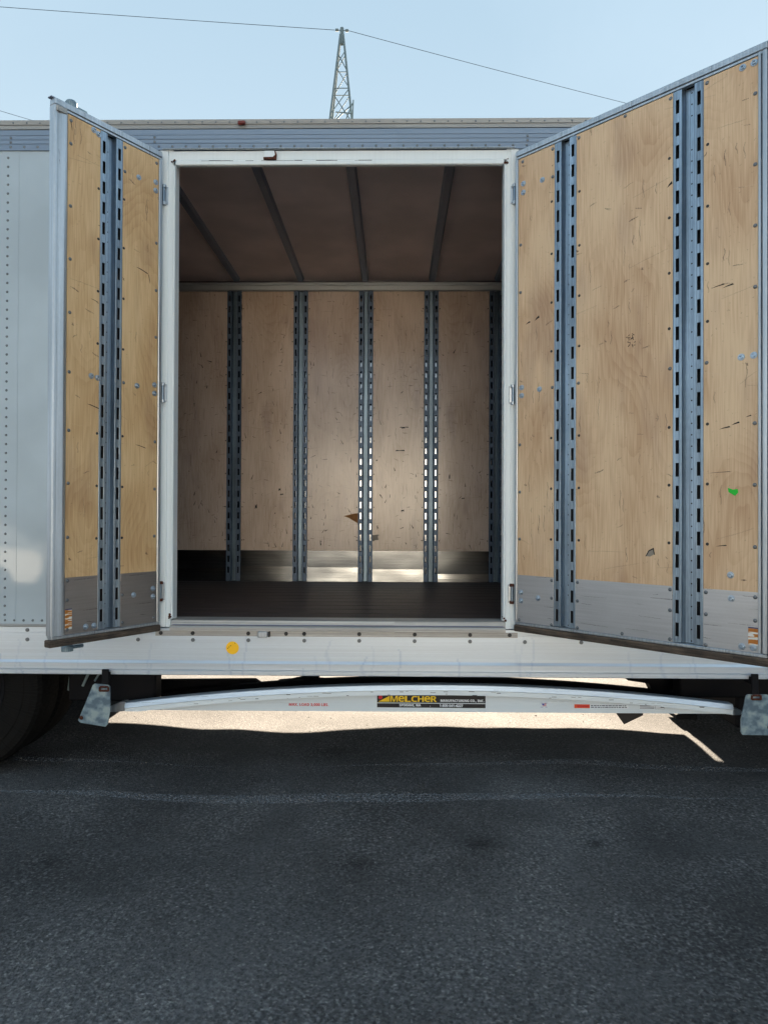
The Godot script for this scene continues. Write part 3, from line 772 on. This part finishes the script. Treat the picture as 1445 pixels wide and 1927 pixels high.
	for q in [[-0.47, 2.12, 0.075, 0.02], [-0.17, 1.935, 0.07, 0.016], [-0.17, 2.93, 0.08, 0.02], [-0.09, 2.88, 0.012, 0.05], [-0.575, 3.54, 0.012, 0.05], [-0.45, 2.69, 0.04, 0.01]]:
		var o := [Vector2(q[0], q[1] + q[3]), Vector2(q[0] + q[2] * 0.5, q[1] + q[3] * 0.55), Vector2(q[0] + q[2], q[1]), Vector2(q[0] + q[2] * 0.9, q[1] + q[3] * 0.35), Vector2(q[0] + q[2] * 0.3, q[1] + q[3] * 0.95)]
		put("scuff_mark", MB.new().prism(PackedVector2Array(o), 2, -0.001, 0.0002), M.mark, L)
	# lock rod outside the left leaf, its cams showing above and below
	put("lock_rod", MB.new().tube(Vector3(-0.53, 0.87, -0.066), Vector3(-0.53, 3.69, -0.066), 0.014, 0.014, 12), M.galv, L)
	for q in [[3.690, 3.730], [0.842, 0.874]]:
		var cam := MB.new()
		cam.lathe(Vector3(-0.53, q[0], -0.066), Vector3.UP, [Vector2(0, 0), Vector2(0.03, 0), Vector2(0.031, (q[1] - q[0]) * 0.75), Vector2(0.024, q[1] - q[0]), Vector2(0, q[1] - q[0])], 16)
		cam.box(-0.50, -0.44, q[0] + 0.008, q[0] + 0.026, -0.077, -0.055, 0.005)
		put("lock_cam", cam, M.galv_worn, L)
	put("corner_block", MB.new().box(-0.655, -0.60, 3.60, 3.632, -0.02, 0.016, 0.004), M.gutter, L)

# ------------------------------------------------------------------ what hangs below the trailer
func wheel(T: Node3D, x: float, z: float) -> void:
	var w := node("wheel", T, Vector3(x, 0.525, z))
	var f := Vector3(0, 0, 1)
	put("tyre", MB.new().lathe(Vector3.ZERO, f, [Vector2(0.30, -0.13), Vector2(0.49, -0.135), Vector2(0.522, -0.115), Vector2(0.527, 0), Vector2(0.522, 0.10), Vector2(0.505, 0.125), Vector2(0.47, 0.137), Vector2(0.43, 0.133), Vector2(0.425, 0.137), Vector2(0.36, 0.135), Vector2(0.31, 0.115), Vector2(0.295, 0.10)], 56), M.tyre, w)
	put("rim", MB.new().lathe(Vector3.ZERO, f, [Vector2(0.296, 0.105), Vector2(0.29, 0.08), Vector2(0.25, 0.05), Vector2(0.24, -0.02), Vector2(0.14, -0.03), Vector2(0.13, 0.05), Vector2(0.10, 0.09), Vector2(0, 0.095)], 32), M.chassis, w)

func under(T: Node3D) -> void:
	for p in [[-2.62, -0.175], [-2.62, -2.43], [-3.75, -0.175], [-3.75, -2.43], [-2.62, -0.46], [-2.62, -2.14]]:
		wheel(T, p[0], p[1])
	put("axle", MB.new().tube(Vector3(-2.62, 0.525, -0.3), Vector3(-2.62, 0.525, -2.3), 0.075, 0.075, 14), M.chassis, T)
	put("axle", MB.new().tube(Vector3(-3.75, 0.525, -0.3), Vector3(-3.75, 0.525, -2.3), 0.075, 0.075, 14), M.chassis, T)
	put("belly_box", MB.new().box(-2.02, -1.475, 0.40, 0.595, -0.36, -0.24, 0.012), M.chassis, T)
	put("suspension_beam", MB.new().box(-4.2, -2.02, 0.60, 0.80, -0.85, -0.72), M.chassis, T)
	put("suspension_beam", MB.new().box(-4.2, -2.02, 0.60, 0.80, -1.9, -1.77), M.chassis, T)
	put("air_tank", MB.new().tube(Vector3(-2.1, 0.50, -0.95), Vector3(-2.1, 0.50, -1.7), 0.12, 0.12, 16), M.chassis, T)
	put("brake_hose", MB.new().tube(Vector3(-1.86, 0.62, -0.2), Vector3(-1.92, 0.50, -0.22), 0.008, 0.008, 6), M.steel, T)
	put("brake_hose", MB.new().tube(Vector3(-1.78, 0.62, -0.18), Vector3(-1.83, 0.54, -0.18), 0.006, 0.006, 6), M.steel, T)
	put("brake_hose", MB.new().tube(Vector3(-2.02, 0.62, -0.3), Vector3(-2.05, 0.45, -0.32), 0.012, 0.012, 6), M.steel, T)
	# pipe run and small boxes seen between rail and ramp
	put("pipe_run", MB.new().prism(PackedVector2Array([Vector2(-1.681, 0.392), Vector2(-0.982, 0.403), Vector2(-0.926, 0.366), Vector2(-0.859, 0.366), Vector2(-0.814, 0.396), Vector2(-0.72, 0.405), Vector2(-0.646, 0.422), Vector2(-0.627, 0.448), Vector2(-0.534, 0.456), Vector2(-0.530, 0.411), Vector2(-0.385, 0.403), Vector2(0.213, 0.418), Vector2(0.213, 0.30), Vector2(-1.681, 0.28)]), 2, -0.90, -0.85), M.chassis, T)
	put("crossmember", MB.new().box(-1.5, 6.0, 0.72, 0.845, -0.7, -0.6), M.chassis, T)
	put("crossmember", MB.new().box(-1.5, 6.0, 0.72, 0.845, -2.0, -1.9), M.chassis, T)
	put("drop_bracket", MB.new().prism(PackedVector2Array([Vector2(1.58, 0.70), Vector2(1.58, 0.45), Vector2(1.72, 0.43), Vector2(1.75, 0.37), Vector2(1.84, 0.362), Vector2(1.90, 0.40), Vector2(1.93, 0.45), Vector2(1.93, 0.70)]), 2, -0.80, -0.70), M.chassis, T)
	var leg := node("landing_leg", T)
	put("leg_tube", MB.new().box(2.165, 2.275, 0.06, 0.85, -1.46, -1.36, 0.006), M.chassis, leg)
	put("foot_plate", MB.new().box(2.14, 2.30, 0.02, 0.058, -1.52, -1.30, 0.005), M.chassis, leg)
	put("side_box", MB.new().box(2.26, 4.2, 0.16, 0.62, -2.2, -0.6, 0.02), M.chassis, T)
	put("side_step", MB.new().box(1.83, 4.2, 0.40, 0.60, -0.58, -0.45, 0.01), M.chassis, T)
	# galvanised plates that hold the ends of the ramp
	for q in [[PackedVector2Array([Vector2(-1.742, 0.571), Vector2(-1.732, 0.579), Vector2(-1.652, 0.572), Vector2(-1.642, 0.562), Vector2(-1.640, 0.420), Vector2(-1.655, 0.345), Vector2(-1.668, 0.331), Vector2(-1.812, 0.353), Vector2(-1.826, 0.366)]), Vector3(-1.675, 0.550, 0), Vector3(-1.808, 0.382, 0)], [PackedVector2Array([Vector2(2.003, 0.537), Vector2(2.012, 0.546), Vector2(2.125, 0.546), Vector2(2.136, 0.534), Vector2(2.155, 0.340), Vector2(2.145, 0.315), Vector2(1.985, 0.316), Vector2(1.973, 0.332), Vector2(1.975, 0.400)]), Vector3(2.06, 0.530, 0), Vector3(2.135, 0.36, 0)]]:
		var h := node("hanger_plate", T)
		put("plate", MB.new().prism(q[0], 2, 0.044, 0.052), M.galv_worn, h)
		var a: Vector3 = q[1]
		put("pivot_loop", MB.new().tube(a + Vector3(-0.022, 0.012, 0.056), a + Vector3(0.022, 0.012, 0.056), 0.006, 0.006, 8).tube(a + Vector3(-0.026, -0.010, 0.056), a + Vector3(0.026, -0.010, 0.056), 0.006, 0.006, 8).tube(a + Vector3(-0.024, 0.012, 0.056), a + Vector3(-0.026, -0.010, 0.056), 0.006, 0.006, 8).tube(a + Vector3(0.024, 0.012, 0.056), a + Vector3(0.026, -0.010, 0.056), 0.006, 0.006, 8), M.rust, h)
		put("bolt", MB.new().dome(q[2] + Vector3(0, 0, 0.052), Vector3(0, 0, 1), 0.012, 0.008, 10), M.rust, h)
		put("hanger_bar", MB.new().box(a.x - 0.02, a.x + 0.02, a.y - 0.05, 0.66, 0.03, 0.043, 0.003).box(a.x - 0.02, a.x + 0.02, 0.60, 0.64, -0.06, 0.0295), M.chassis, h)

# ------------------------------------------------------------------ the loading ramp stowed under the side
func ramp() -> void:
	var r := node("loading_ramp", self, Vector3(0.165, 0.0, -0.06))
	tag(r, "long white arched loading ramp stowed under the trailer, black and yellow plate on its side", "ramp")
	var top := func(x: float) -> float:      # arch of the side rail
		var t := clampf(absf(x) / 1.86, 0, 1)
		return 0.562 - 0.122 * pow(t, 2.0) + (0.016 * t if x > 0 else -0.012 * t)
	var bot := func(x: float) -> float: return 0.394 + 0.003 * x / 1.86
	var N := 44
	var XA := -1.76
	var XB := 1.815
	for rail in 2:
		var zz := 0.0 if rail == 0 else -0.66
		var drop := 0.0 if rail == 0 else -0.105
		var side := node("side_rail", r)
		var up := MB.new()
		var lo := MB.new()
		var web := MB.new()
		for i in N:
			var a := lerpf(XA, XB, float(i) / N)
			var b := lerpf(XA, XB, float(i + 1) / N)
			var ta: float = top.call(a) + drop
			var tb: float = top.call(b) + drop
			var ba: float = bot.call(a) + drop
			var bb: float = bot.call(b) + drop
			# top flange, sloping outer lip, second strip, recessed web
			var q := [Vector2(-0.05, 0.0), Vector2(0.0, 0.0), Vector2(0.006, -0.003), Vector2(0.014, -0.030)]
			var p := [Vector2(0.014, -0.0302), Vector2(0.007, -0.034), Vector2(0.009, -0.060), Vector2(-0.028, -0.063)]
			for set in [[q, up], [p, lo]]:
				for k in 3:
					var s0: Vector2 = set[0][k]
					var s1: Vector2 = set[0][k + 1]
					var y := func(t: float, bt: float, d: float) -> float: return maxf(t + d, bt + 0.001)
					set[1].flat(Vector3(a, y.call(ta, ba, s0.y), zz + s0.x), Vector3(a, y.call(ta, ba, s1.y), zz + s1.x), Vector3(b, y.call(tb, bb, s1.y), zz + s1.x), Vector3(b, y.call(tb, bb, s0.y), zz + s0.x))
			web.flat(Vector3(a, maxf(ta - 0.0635, ba + 0.001), zz - 0.028), Vector3(a, ba, zz - 0.028), Vector3(b, bb, zz - 0.028), Vector3(b, maxf(tb - 0.0635, bb + 0.001), zz - 0.028))
			web.flat(Vector3(a, ba, zz - 0.028), Vector3(a, ba, zz - 0.05), Vector3(b, bb, zz - 0.05), Vector3(b, bb, zz - 0.028))
			web.flat(Vector3(b, tb, zz - 0.05), Vector3(b, bb, zz - 0.05), Vector3(a, ba, zz - 0.05), Vector3(a, ta, zz - 0.05))
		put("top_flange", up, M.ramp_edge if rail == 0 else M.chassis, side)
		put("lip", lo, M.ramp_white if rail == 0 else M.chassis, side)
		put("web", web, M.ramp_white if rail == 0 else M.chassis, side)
		if rail == 0:
			put("rail_tip", MB.new().prism(PackedVector2Array([Vector2(XA, 0.392), Vector2(XA, 0.448), Vector2(XA - 0.03, 0.444), Vector2(XA - 0.09, 0.418), Vector2(XA - 0.115, 0.398), Vector2(XA - 0.13, 0.384), Vector2(XA - 0.05, 0.386)]), 2, -0.05, -0.002), M.alum, side)
			put("rail_tip", MB.new().prism(PackedVector2Array([Vector2(XB, 0.397), Vector2(XB, 0.440), Vector2(XB + 0.05, 0.425), Vector2(XB + 0.06, 0.408), Vector2(XB + 0.04, 0.398)]), 2, -0.05, -0.002), M.alum, side)
	var nick := MB.new()
	rng.seed = 31
	for i in 34:
		var a := rng.randf_range(-1.6, 1.7)
		var yy: float = top.call(a) - rng.randf_range(0.036, 0.06)
		nick.box(a, a + rng.randf_range(0.004, 0.035), yy, yy + rng.randf_range(0.001, 0.003), 0.0085, 0.0102)
	put("paint_nicks", nick, M.mark, r, true)
	# deck between the rails, falling away to the far one
	var deck := MB.new()
	for i in 30:
		var a := lerpf(XA, XB, i / 30.0)
		var b := lerpf(XA, XB, (i + 1) / 30.0)
		var ya: float = lerpf(bot.call(a), top.call(a), 0.35)
		var yb: float = lerpf(bot.call(b), top.call(b), 0.35)
		deck.flat(Vector3(a, ya, -0.051), Vector3(b, yb, -0.051), Vector3(b, yb - 0.105, -0.659), Vector3(a, ya - 0.105, -0.659))
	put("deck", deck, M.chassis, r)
	put("hanging_flap", MB.new().prism(PackedVector2Array([Vector2(1.20, 0.40), Vector2(1.20, 0.345), Vector2(1.245, 0.283), Vector2(1.36, 0.34), Vector2(1.36, 0.40)]), 2, -0.20, -0.19), M.rubber, r)
	# name plate
	var s := node("name_plate", r, Vector3(0.054, 0.459, -0.0275))
	put("plate", MB.new().box(-0.321, 0.321, -0.040, 0.040, 0.0, 0.001), M.sign_black, s)
	put("stripe", MB.new().box(-0.320, 0.320, -0.015, -0.0115, 0.0012, 0.0016), M.sign_white, s)
	put("red_disc", MB.new().lathe(Vector3(-0.301, 0.0195, 0.0012), Vector3(0, 0, 1), [Vector2(0.0115, 0), Vector2(0.0113, 0.0005), Vector2(0, 0.0005)], 20), M.sign_red, s)
	put("wedge", MB.new().prism(PackedVector2Array([Vector2(-0.313, -0.006), Vector2(-0.2475, 0.029), Vector2(-0.2475, -0.006)]), 2, 0.0012, 0.0017), M.sign_yellow, s)
	var x := -0.243
	for c in ["M", "e", "L", "C", "H", "e", "R"]:
		var wd := 0.048 if c == "M" else 0.0385
		letters(s, c, Vector3(x, -0.006, 0.0012), 0.035, wd - 0.003, M.sign_yellow, true, 900)
		x += wd
	letters(s, "MANUFACTURING CO., INC.", Vector3(0.055, -0.0065, 0.0012), 0.0165, 0.258, M.sign_white, true)
	letters(s, "SPOKANE, WA", Vector3(-0.188, -0.0345, 0.0012), 0.0155, 0.126, M.sign_white, true)
	letters(s, "·", Vector3(-0.008, -0.032, 0.0012), 0.003, 0.003, M.sign_white, true)
	letters(s, "1-800-541-4227", Vector3(0.049, -0.0345, 0.0012), 0.0155, 0.138, M.sign_white, true)
	# load limit, flag, warning and instruction stickers
	letters(r, "MAX. LOAD 3,000 LBS.", Vector3(-0.791, 0.421, -0.0276), 0.019, 0.236, M.sign_red, true)
	var fg := node("flag_sticker", r, Vector3(0.72, 0.440, -0.0275))
	put("bars", MB.new().box(-0.020, -0.006, 0.011, 0.013, 0, 0.0005).box(0.006, 0.020, 0.011, 0.013, 0, 0.0005).box(-0.020, -0.004, -0.013, -0.011, 0, 0.0005).box(0.008, 0.020, -0.013, -0.011, 0, 0.0005), M.flag_blue, fg)
	put("canton", MB.new().prism(PackedVector2Array([Vector2(-0.012, 0.009), Vector2(0.002, 0.010), Vector2(0.002, -0.002), Vector2(-0.010, -0.001)]), 2, 0, 0.0005), M.flag_blue, fg)
	put("red_bars", MB.new().box(0.003, 0.013, 0.006, 0.009, 0, 0.0005).box(0.003, 0.014, 0.000, 0.003, 0, 0.0005).box(-0.008, 0.014, -0.006, -0.003, 0, 0.0005), M.sign_red, fg)
	var wn := node("warning_sticker", r, Vector3(0.945, 0.435, -0.0275))
	put("orange_field", MB.new().box(-0.046, 0.045, -0.011, 0.011, 0, 0.0005), M.warn, wn)
	letters(wn, "WARNING", Vector3(-0.030, -0.006, 0.0006), 0.012, 0.068, M.sign_red, true)
	put("paper", MB.new().box(0.046, 0.272, -0.011, 0.011, 0, 0.0005), M.sign_white, wn)
	var tx := MB.new()
	rng.seed = 3
	for row in 2:
		var u := 0.051
		while u < 0.26:
			var l := rng.randf_range(0.006, 0.02)
			tx.box(u, u + l, 0.002 - row * 0.0095, 0.007 - row * 0.0095, 0.0006, 0.0009)
			u += l + 0.004
	put("fine_print", tx, M.ink, wn)
	var ins := node("instruction_sticker", r, Vector3(1.357, 0.434, -0.0275))
	put("paper", MB.new().box(-0.075, 0.075, -0.0125, 0.0125, 0, 0.0005), M.sign_white, ins)
	tx = MB.new()
	for row in 3:
		tx.box(-0.073, 0.012, 0.0065 - row * 0.008, 0.0095 - row * 0.008, 0.0006, 0.0009)
	tx.box(0.018, 0.0735, 0.0105, 0.0118, 0.0006, 0.0009).box(0.018, 0.0735, -0.0118, -0.0105, 0.0006, 0.0009).box(0.018, 0.0193, -0.0104, 0.0104, 0.0006, 0.0009).box(0.0722, 0.0735, -0.0104, 0.0104, 0.0006, 0.0009).box(0.048, 0.070, -0.004, 0.002, 0.0006, 0.0009)
	put("fine_print", tx, M.ink, ins)

func letters(parent: Node, text: String, at: Vector3, cap: float, width: float, m: Material, bold := false, weight := 700) -> void:
	var sf := SystemFont.new()
	sf.font_names = PackedStringArray(["Droid Sans"])
	sf.font_weight = weight if bold else 400
	var f := FontVariation.new()
	f.base_font = sf
	var t := TextMesh.new()
	t.font = f
	t.text = text
	t.font_size = 64
	t.pixel_size = 0.001
	t.depth = 0.6 * 0.001
	t.horizontal_alignment = HORIZONTAL_ALIGNMENT_LEFT
	t.curve_step = 2.0
	var bb := t.get_aabb()
	var s := Vector3(width / maxf(bb.size.x, 1e-4), cap / maxf(bb.size.y, 1e-4), 1.0)
	for k in (3 if bold and weight < 900 else 1):      # small print is thickened by overprinting
		var o := put("lettering", t, m, parent)
		o.scale = s
		o.position = at - Vector3(bb.position.x * s.x, bb.position.y * s.y, bb.position.z) + Vector3(0.0006 * (k % 2), 0.0005 * (k / 2), 0.00012 * k)

# ------------------------------------------------------------------ ground
func ground() -> void:
	var xs: Array[float] = []
	var v := -1200.0
	for q in [[-1200.0, -40.0, 20], [-40.0, -6.0, 10], [-6.0, 6.0, 120], [6.0, 40.0, 10], [40.0, 1200.0, 20]]:
		for i in q[2]: xs.append(lerpf(q[0], q[1], float(i) / q[2]))
	xs.append(1200.0)
	var zs: Array[float] = []
	for q in [[-1200.0, -40.0, 20], [-40.0, -6.0, 10], [-6.0, 5.0, 110], [5.0, 60.0, 16], [60.0, 1200.0, 20]]:
		for i in q[2]: zs.append(lerpf(q[0], q[1], float(i) / q[2]))
	zs.append(1200.0)
	var nz := fnl(99, 0.42, 3)
	var st := SurfaceTool.new()
	st.begin(Mesh.PRIMITIVE_TRIANGLES)
	for z in zs:
		for x in xs:
			st.set_uv(Vector2(x, z))
			st.set_uv2(Vector2(x, z))
			st.add_vertex(Vector3(x, _gy(nz, x, z), z))
	var W := xs.size()
	for j in zs.size() - 1:
		for i in W - 1:
			var a := j * W + i
			for k in [a, a + 1, a + W + 1, a, a + W + 1, a + W]: st.add_index(k)
	st.generate_normals()
	var g := put("ground", st.commit(), M.asphalt)
	tag(g, "worn dark asphalt of the parking lot in the trailer's shade", "", "", "structure")
	# two faded pale lines across the shade
	for q in [[-0.31, 0.05, "faded speckled pale line on the asphalt nearest the trailer"], [0.215, 0.065, "second faded pale line on the asphalt, further from the trailer"]]:
		var s2 := SurfaceTool.new()
		s2.begin(Mesh.PRIMITIVE_TRIANGLES)
		for i in 81:
			var x := -2.4 + 6.0 * i / 80.0
			var zc: float = q[0] + 0.018 * sin(x * 1.9 + q[0] * 8.0) + 0.010 * sin(x * 5.1)
			var hw: float = q[1] * (0.55 + 0.45 * sin(x * 1.3 + 1.0 + q[0] * 5.0))
			for e in [-1.0, 0.0, 1.0]:
				var zz: float = zc + e * hw
				s2.set_uv(Vector2(x, zz))
				s2.set_normal(Vector3.UP)
				s2.add_vertex(Vector3(x, _gy(nz, x, zz) + 0.004, zz))
		for i in 80:
			for e in 2:
				var a := i * 3 + e
				for k in [a, a + 3, a + 4, a, a + 4, a + 1]: s2.add_index(k)
		var o := put("faded_line", s2.commit(), M.line)
		tag(o, q[2], "", "", "structure")

func pebbles() -> void:
	var nz := fnl(99, 0.42, 3)
	rng.seed = 23
	var mm := MultiMesh.new()
	mm.transform_format = MultiMesh.TRANSFORM_3D
	var sp := SphereMesh.new()
	sp.radius = 0.5
	sp.height = 0.8
	sp.radial_segments = 7
	sp.rings = 4
	mm.mesh = sp
	mm.instance_count = 420
	for i in 420:
		var z := rng.randf_range(-1.6, 2.2)
		var x := rng.randf_range(-2.6, 2.6)
		var r := rng.randf_range(0.003, 0.009) * (1.0 if rng.randf() < 0.9 else 1.8)
		var b := Basis(Vector3.UP, rng.randf() * TAU).scaled(Vector3(r * rng.randf_range(0.8, 1.5), r * 0.8, r))
		mm.set_instance_transform(i, Transform3D(b, Vector3(x, _gy(nz, x, z) + r * 0.15, z)))
	var o := MultiMeshInstance3D.new()
	o.name = "loose_grit"
	o.multimesh = mm
	o.material_override = M.grit
	add_child(o, true)
	tag(o, "loose grit and tiny pebbles scattered over the dark asphalt", "grit", "", "stuff")

func _gy(nz: FastNoiseLite, x: float, z: float) -> float:
	var fade := clampf((6.0 - absf(x)) / 1.5, 0, 1) * clampf((5.0 - z) / 1.0, 0, 1) * clampf((z + 6.0) / 1.0, 0, 1)
	return nz.get_noise_2d(x, z) * 0.035 * fade

# ------------------------------------------------------------------ lattice tower and its lines
func tower() -> void:
	var c := Vector3(-3.5, 0, -40.9)
	var p := node("lattice_tower", self, c)
	tag(p, "tall grey steel lattice mast rising behind the trailer roof", "pylon")
	var H := 32.6
	var half := func(y: float) -> float: return 0.10 + (H - y) / 5.95 * 0.62
	var lv := [0.0, 6.0, 11.0, 15.5, 19.0, 22.0, 24.6, 26.9, 28.66, 30.1, 31.2]
	for s in [[-1, -1], [1, -1], [1, 1], [-1, 1]]:
		put("leg", MB.new().tube(Vector3(s[0] * half.call(0.0), 0, s[1] * half.call(0.0) * 0.75), Vector3(s[0] * 0.09, H - 0.3, s[1] * 0.07), 0.095, 0.075, 6), M.steel, p)
	for f in 4:
		var b := MB.new()
		for i in lv.size() - 1:
			var h0: float = half.call(lv[i])
			var h1: float = half.call(lv[i + 1])
			var k := [[-1, -1], [1, -1], [1, 1], [-1, 1], [-1, -1]]
			var a0 := Vector3(k[f][0] * h0, lv[i], k[f][1] * h0 * 0.75)
			var b0 := Vector3(k[f + 1][0] * h0, lv[i], k[f + 1][1] * h0 * 0.75)
			var a1 := Vector3(k[f][0] * h1, lv[i + 1], k[f][1] * h1 * 0.75)
			var b1 := Vector3(k[f + 1][0] * h1, lv[i + 1], k[f + 1][1] * h1 * 0.75)
			var th := 0.03
			if i % 2 == f % 2: b.tube(a0, b1, th, th, 5)
			else: b.tube(b0, a1, th, th, 5)
			if f == 0 and i % 2 == 1:
				b.tube(a0, b1, th, th, 5)
				b.tube(b0, a1, th, th, 5)
			if i % 2 == 0 or f == 0: b.tube(a0, b0, th, th, 5)
		put("bracing", b, M.steel, p)
	put("peak_cap", MB.new().tube(Vector3(0, H - 0.9, 0), Vector3(0, H + 0.15, 0), 0.14, 0.12, 8), M.steel, p)
	for s in [-1.0, 1.0]:
		put("insulator", MB.new().tube(Vector3(s * 0.1, H, 0), Vector3(s * 0.26, H - 0.02 * s, 0), 0.03, 0.03, 6).tube(Vector3(s * 0.22, H - 0.02 * s, 0), Vector3(s * 0.42, H - 0.02 * s, 0), 0.085, 0.085, 8), M.steel, p)
	var pf := MB.new()
	for d in [[-0.35, 26.3, 0.75, 27.35], [0.35, 26.4, 0.75, 27.4], [0.75, 26.2, 0.80, 27.6], [-0.3, 26.85, 0.75, 26.75]]:
		pf.tube(Vector3(d[0], d[1], 0.9), Vector3(d[2], d[3], 0.9), 0.04, 0.04, 5)
	put("side_arm", pf, M.steel, p)
	line(Vector3(-3.95, 32.62, -40.9), Vector3(-60.0, 35.35, -38.2), 0.12, "thin overhead wire leaving the top of the mast towards the left")
	line(Vector3(-3.1, 32.58, -40.9), Vector3(40.0, 35.2, -61.5), 0.2, "thin overhead wire leaving the top of the mast and sloping down to the right")
	line(Vector3(-50.0, 37.2, -46.0), Vector3(10.0, 19.4, -46.0), 0.3, "thin overhead wire low in the sky left of the left door leaf")

func line(a: Vector3, b: Vector3, sag: float, label: String) -> void:
	var m := MB.new()
	for i in 24:
		var t0 := i / 24.0
		var t1 := (i + 1) / 24.0
		m.tube(a.lerp(b, t0) - Vector3(0, sag * 4 * t0 * (1 - t0), 0), a.lerp(b, t1) - Vector3(0, sag * 4 * t1 * (1 - t1), 0), 0.016, 0.016, 5, false)
	tag(put("overhead_wire", m, M.wire), label, "wire")

# ------------------------------------------------------------------ vehicles across the lot, seen only as reflections and as the light they throw back
func lot() -> void:
	var c := node("parked_car", self, Vector3(-8.6, 0, 9.4))
	tag(c, "white estate car parked across the lot, mirrored in the trailer's pale skin", "car")
	put("body", MB.new().prism(PackedVector2Array([Vector2(-2.3, 0.35), Vector2(2.25, 0.35), Vector2(2.3, 0.75), Vector2(2.15, 0.92), Vector2(1.15, 1.02), Vector2(0.5, 1.52), Vector2(0.2, 1.60), Vector2(-1.7, 1.60), Vector2(-2.2, 1.1), Vector2(-2.3, 0.9)]), 2, -0.9, 0.9), M.car_white, c)
	put("side_window", MB.new().prism(PackedVector2Array([Vector2(0.98, 1.05), Vector2(0.45, 1.47), Vector2(-1.6, 1.50), Vector2(-1.9, 1.08)]), 2, -0.905, -0.902), M.glass, c)
	for s in [[-1.45, -0.8], [1.45, -0.8], [-1.45, 0.8], [1.45, 0.8]]:
		put("tyre", MB.new().lathe(Vector3(s[0], 0.33, s[1]), Vector3(0, 0, -1), [Vector2(0, -0.11), Vector2(0.31, -0.11), Vector2(0.33, -0.08), Vector2(0.33, 0.08), Vector2(0.31, 0.13), Vector2(0, 0.13)], 24), M.tyre, c)
	var t := node("box_truck", self, Vector3(1.2, 0, 16.0))
	tag(t, "white box truck parked across the lot facing the open trailer doors", "truck")
	put("cargo_body", MB.new().box(-4.0, 3.2, 1.05, 3.9, 0, 2.5, 0.03), M.car_white, t)
	put("cab", MB.new().prism(PackedVector2Array([Vector2(3.3, 0.55), Vector2(5.4, 0.55), Vector2(5.5, 1.4), Vector2(4.9, 1.6), Vector2(4.5, 2.6), Vector2(3.3, 2.7)]), 2, 0.15, 2.35), M.car_white, t)
	put("side_window", MB.new().prism(PackedVector2Array([Vector2(3.5, 1.6), Vector2(4.75, 1.6), Vector2(4.4, 2.4), Vector2(3.5, 2.45)]), 2, 0.145, 0.148), M.glass, t)
	put("chassis", MB.new().box(-3.8, 4.6, 0.55, 1.0, 0.3, 2.2), M.chassis, t)
	for s in [[-2.4, 0.25], [4.0, 0.25], [-2.4, 2.2], [4.0, 2.2]]:
		put("tyre", MB.new().lathe(Vector3(s[0], 0.48, s[1]), Vector3(0, 0, -1), [Vector2(0, -0.13), Vector2(0.45, -0.13), Vector2(0.48, -0.1), Vector2(0.48, 0.1), Vector2(0.45, 0.15), Vector2(0, 0.15)], 24), M.tyre, t)

# ------------------------------------------------------------------ scene
func _ready() -> void:
	var cam := Camera3D.new()
	cam.name = "camera"
	cam.fov = rad_to_deg(2.0 * atan(963.5 / 1336.0))
	cam.near = 0.05
	cam.far = 4000.0
	cam.basis = Basis(Vector3.UP, 0.0155) * Basis(Vector3.RIGHT, 0.0071) * Basis(Vector3.BACK, 0.004)
	cam.position = Vector3(0, 1.55, 4.14)
	add_child(cam)
	cam.current = true
	var env := Environment.new()
	env.background_mode = Environment.BG_SKY
	var sm := ProceduralSkyMaterial.new()
	sm.sky_top_color = Color(0.590, 0.702, 0.785)
	sm.sky_horizon_color = Color(0.865, 0.92, 0.945)
	sm.sky_curve = 0.3
	sm.sky_cover = noise_tex(91, 512, 0.006, [[0.3, Color(1, 1, 1, 0.0)], [0.8, Color(1, 1, 1, 0.075)]], FastNoiseLite.TYPE_SIMPLEX_SMOOTH, 4)
	sm.sky_cover_modulate = Color(1, 1, 1, 1)
	sm.ground_bottom_color = Color(0.30, 0.29, 0.27)
	sm.ground_horizon_color = Color(0.55, 0.53, 0.48)
	sm.energy_multiplier = 0.136
	var sky := Sky.new()
	sky.sky_material = sm
	env.sky = sky
	env.sky_rotation = Vector3(0, 2.6, 0)
	env.tonemap_mode = Environment.TONE_MAPPER_LINEAR
	env.tonemap_exposure = 10.0
	env.sdfgi_enabled = true
	env.ssao_enabled = true
	env.ssil_enabled = true
	var we := WorldEnvironment.new()
	we.name = "world_environment"
	we.environment = env
	add_child(we)
	var sun := DirectionalLight3D.new()
	sun.name = "sun"
	sun.light_color = Color(1.0, 0.925, 0.825)
	sun.light_energy = 1.2
	sun.light_angular_distance = 0.5
	sun.sky_mode = DirectionalLight3D.SKY_MODE_LIGHT_ONLY
	sun.shadow_enabled = true
	add_child(sun)
	sun.look_at_from_position(Vector3.ZERO, Vector3(-0.05, -0.4026, 1.0))
	materials()
	small_meshes()
	ground()
	pebbles()
	trailer()
	ramp()
	tower()
	lot()
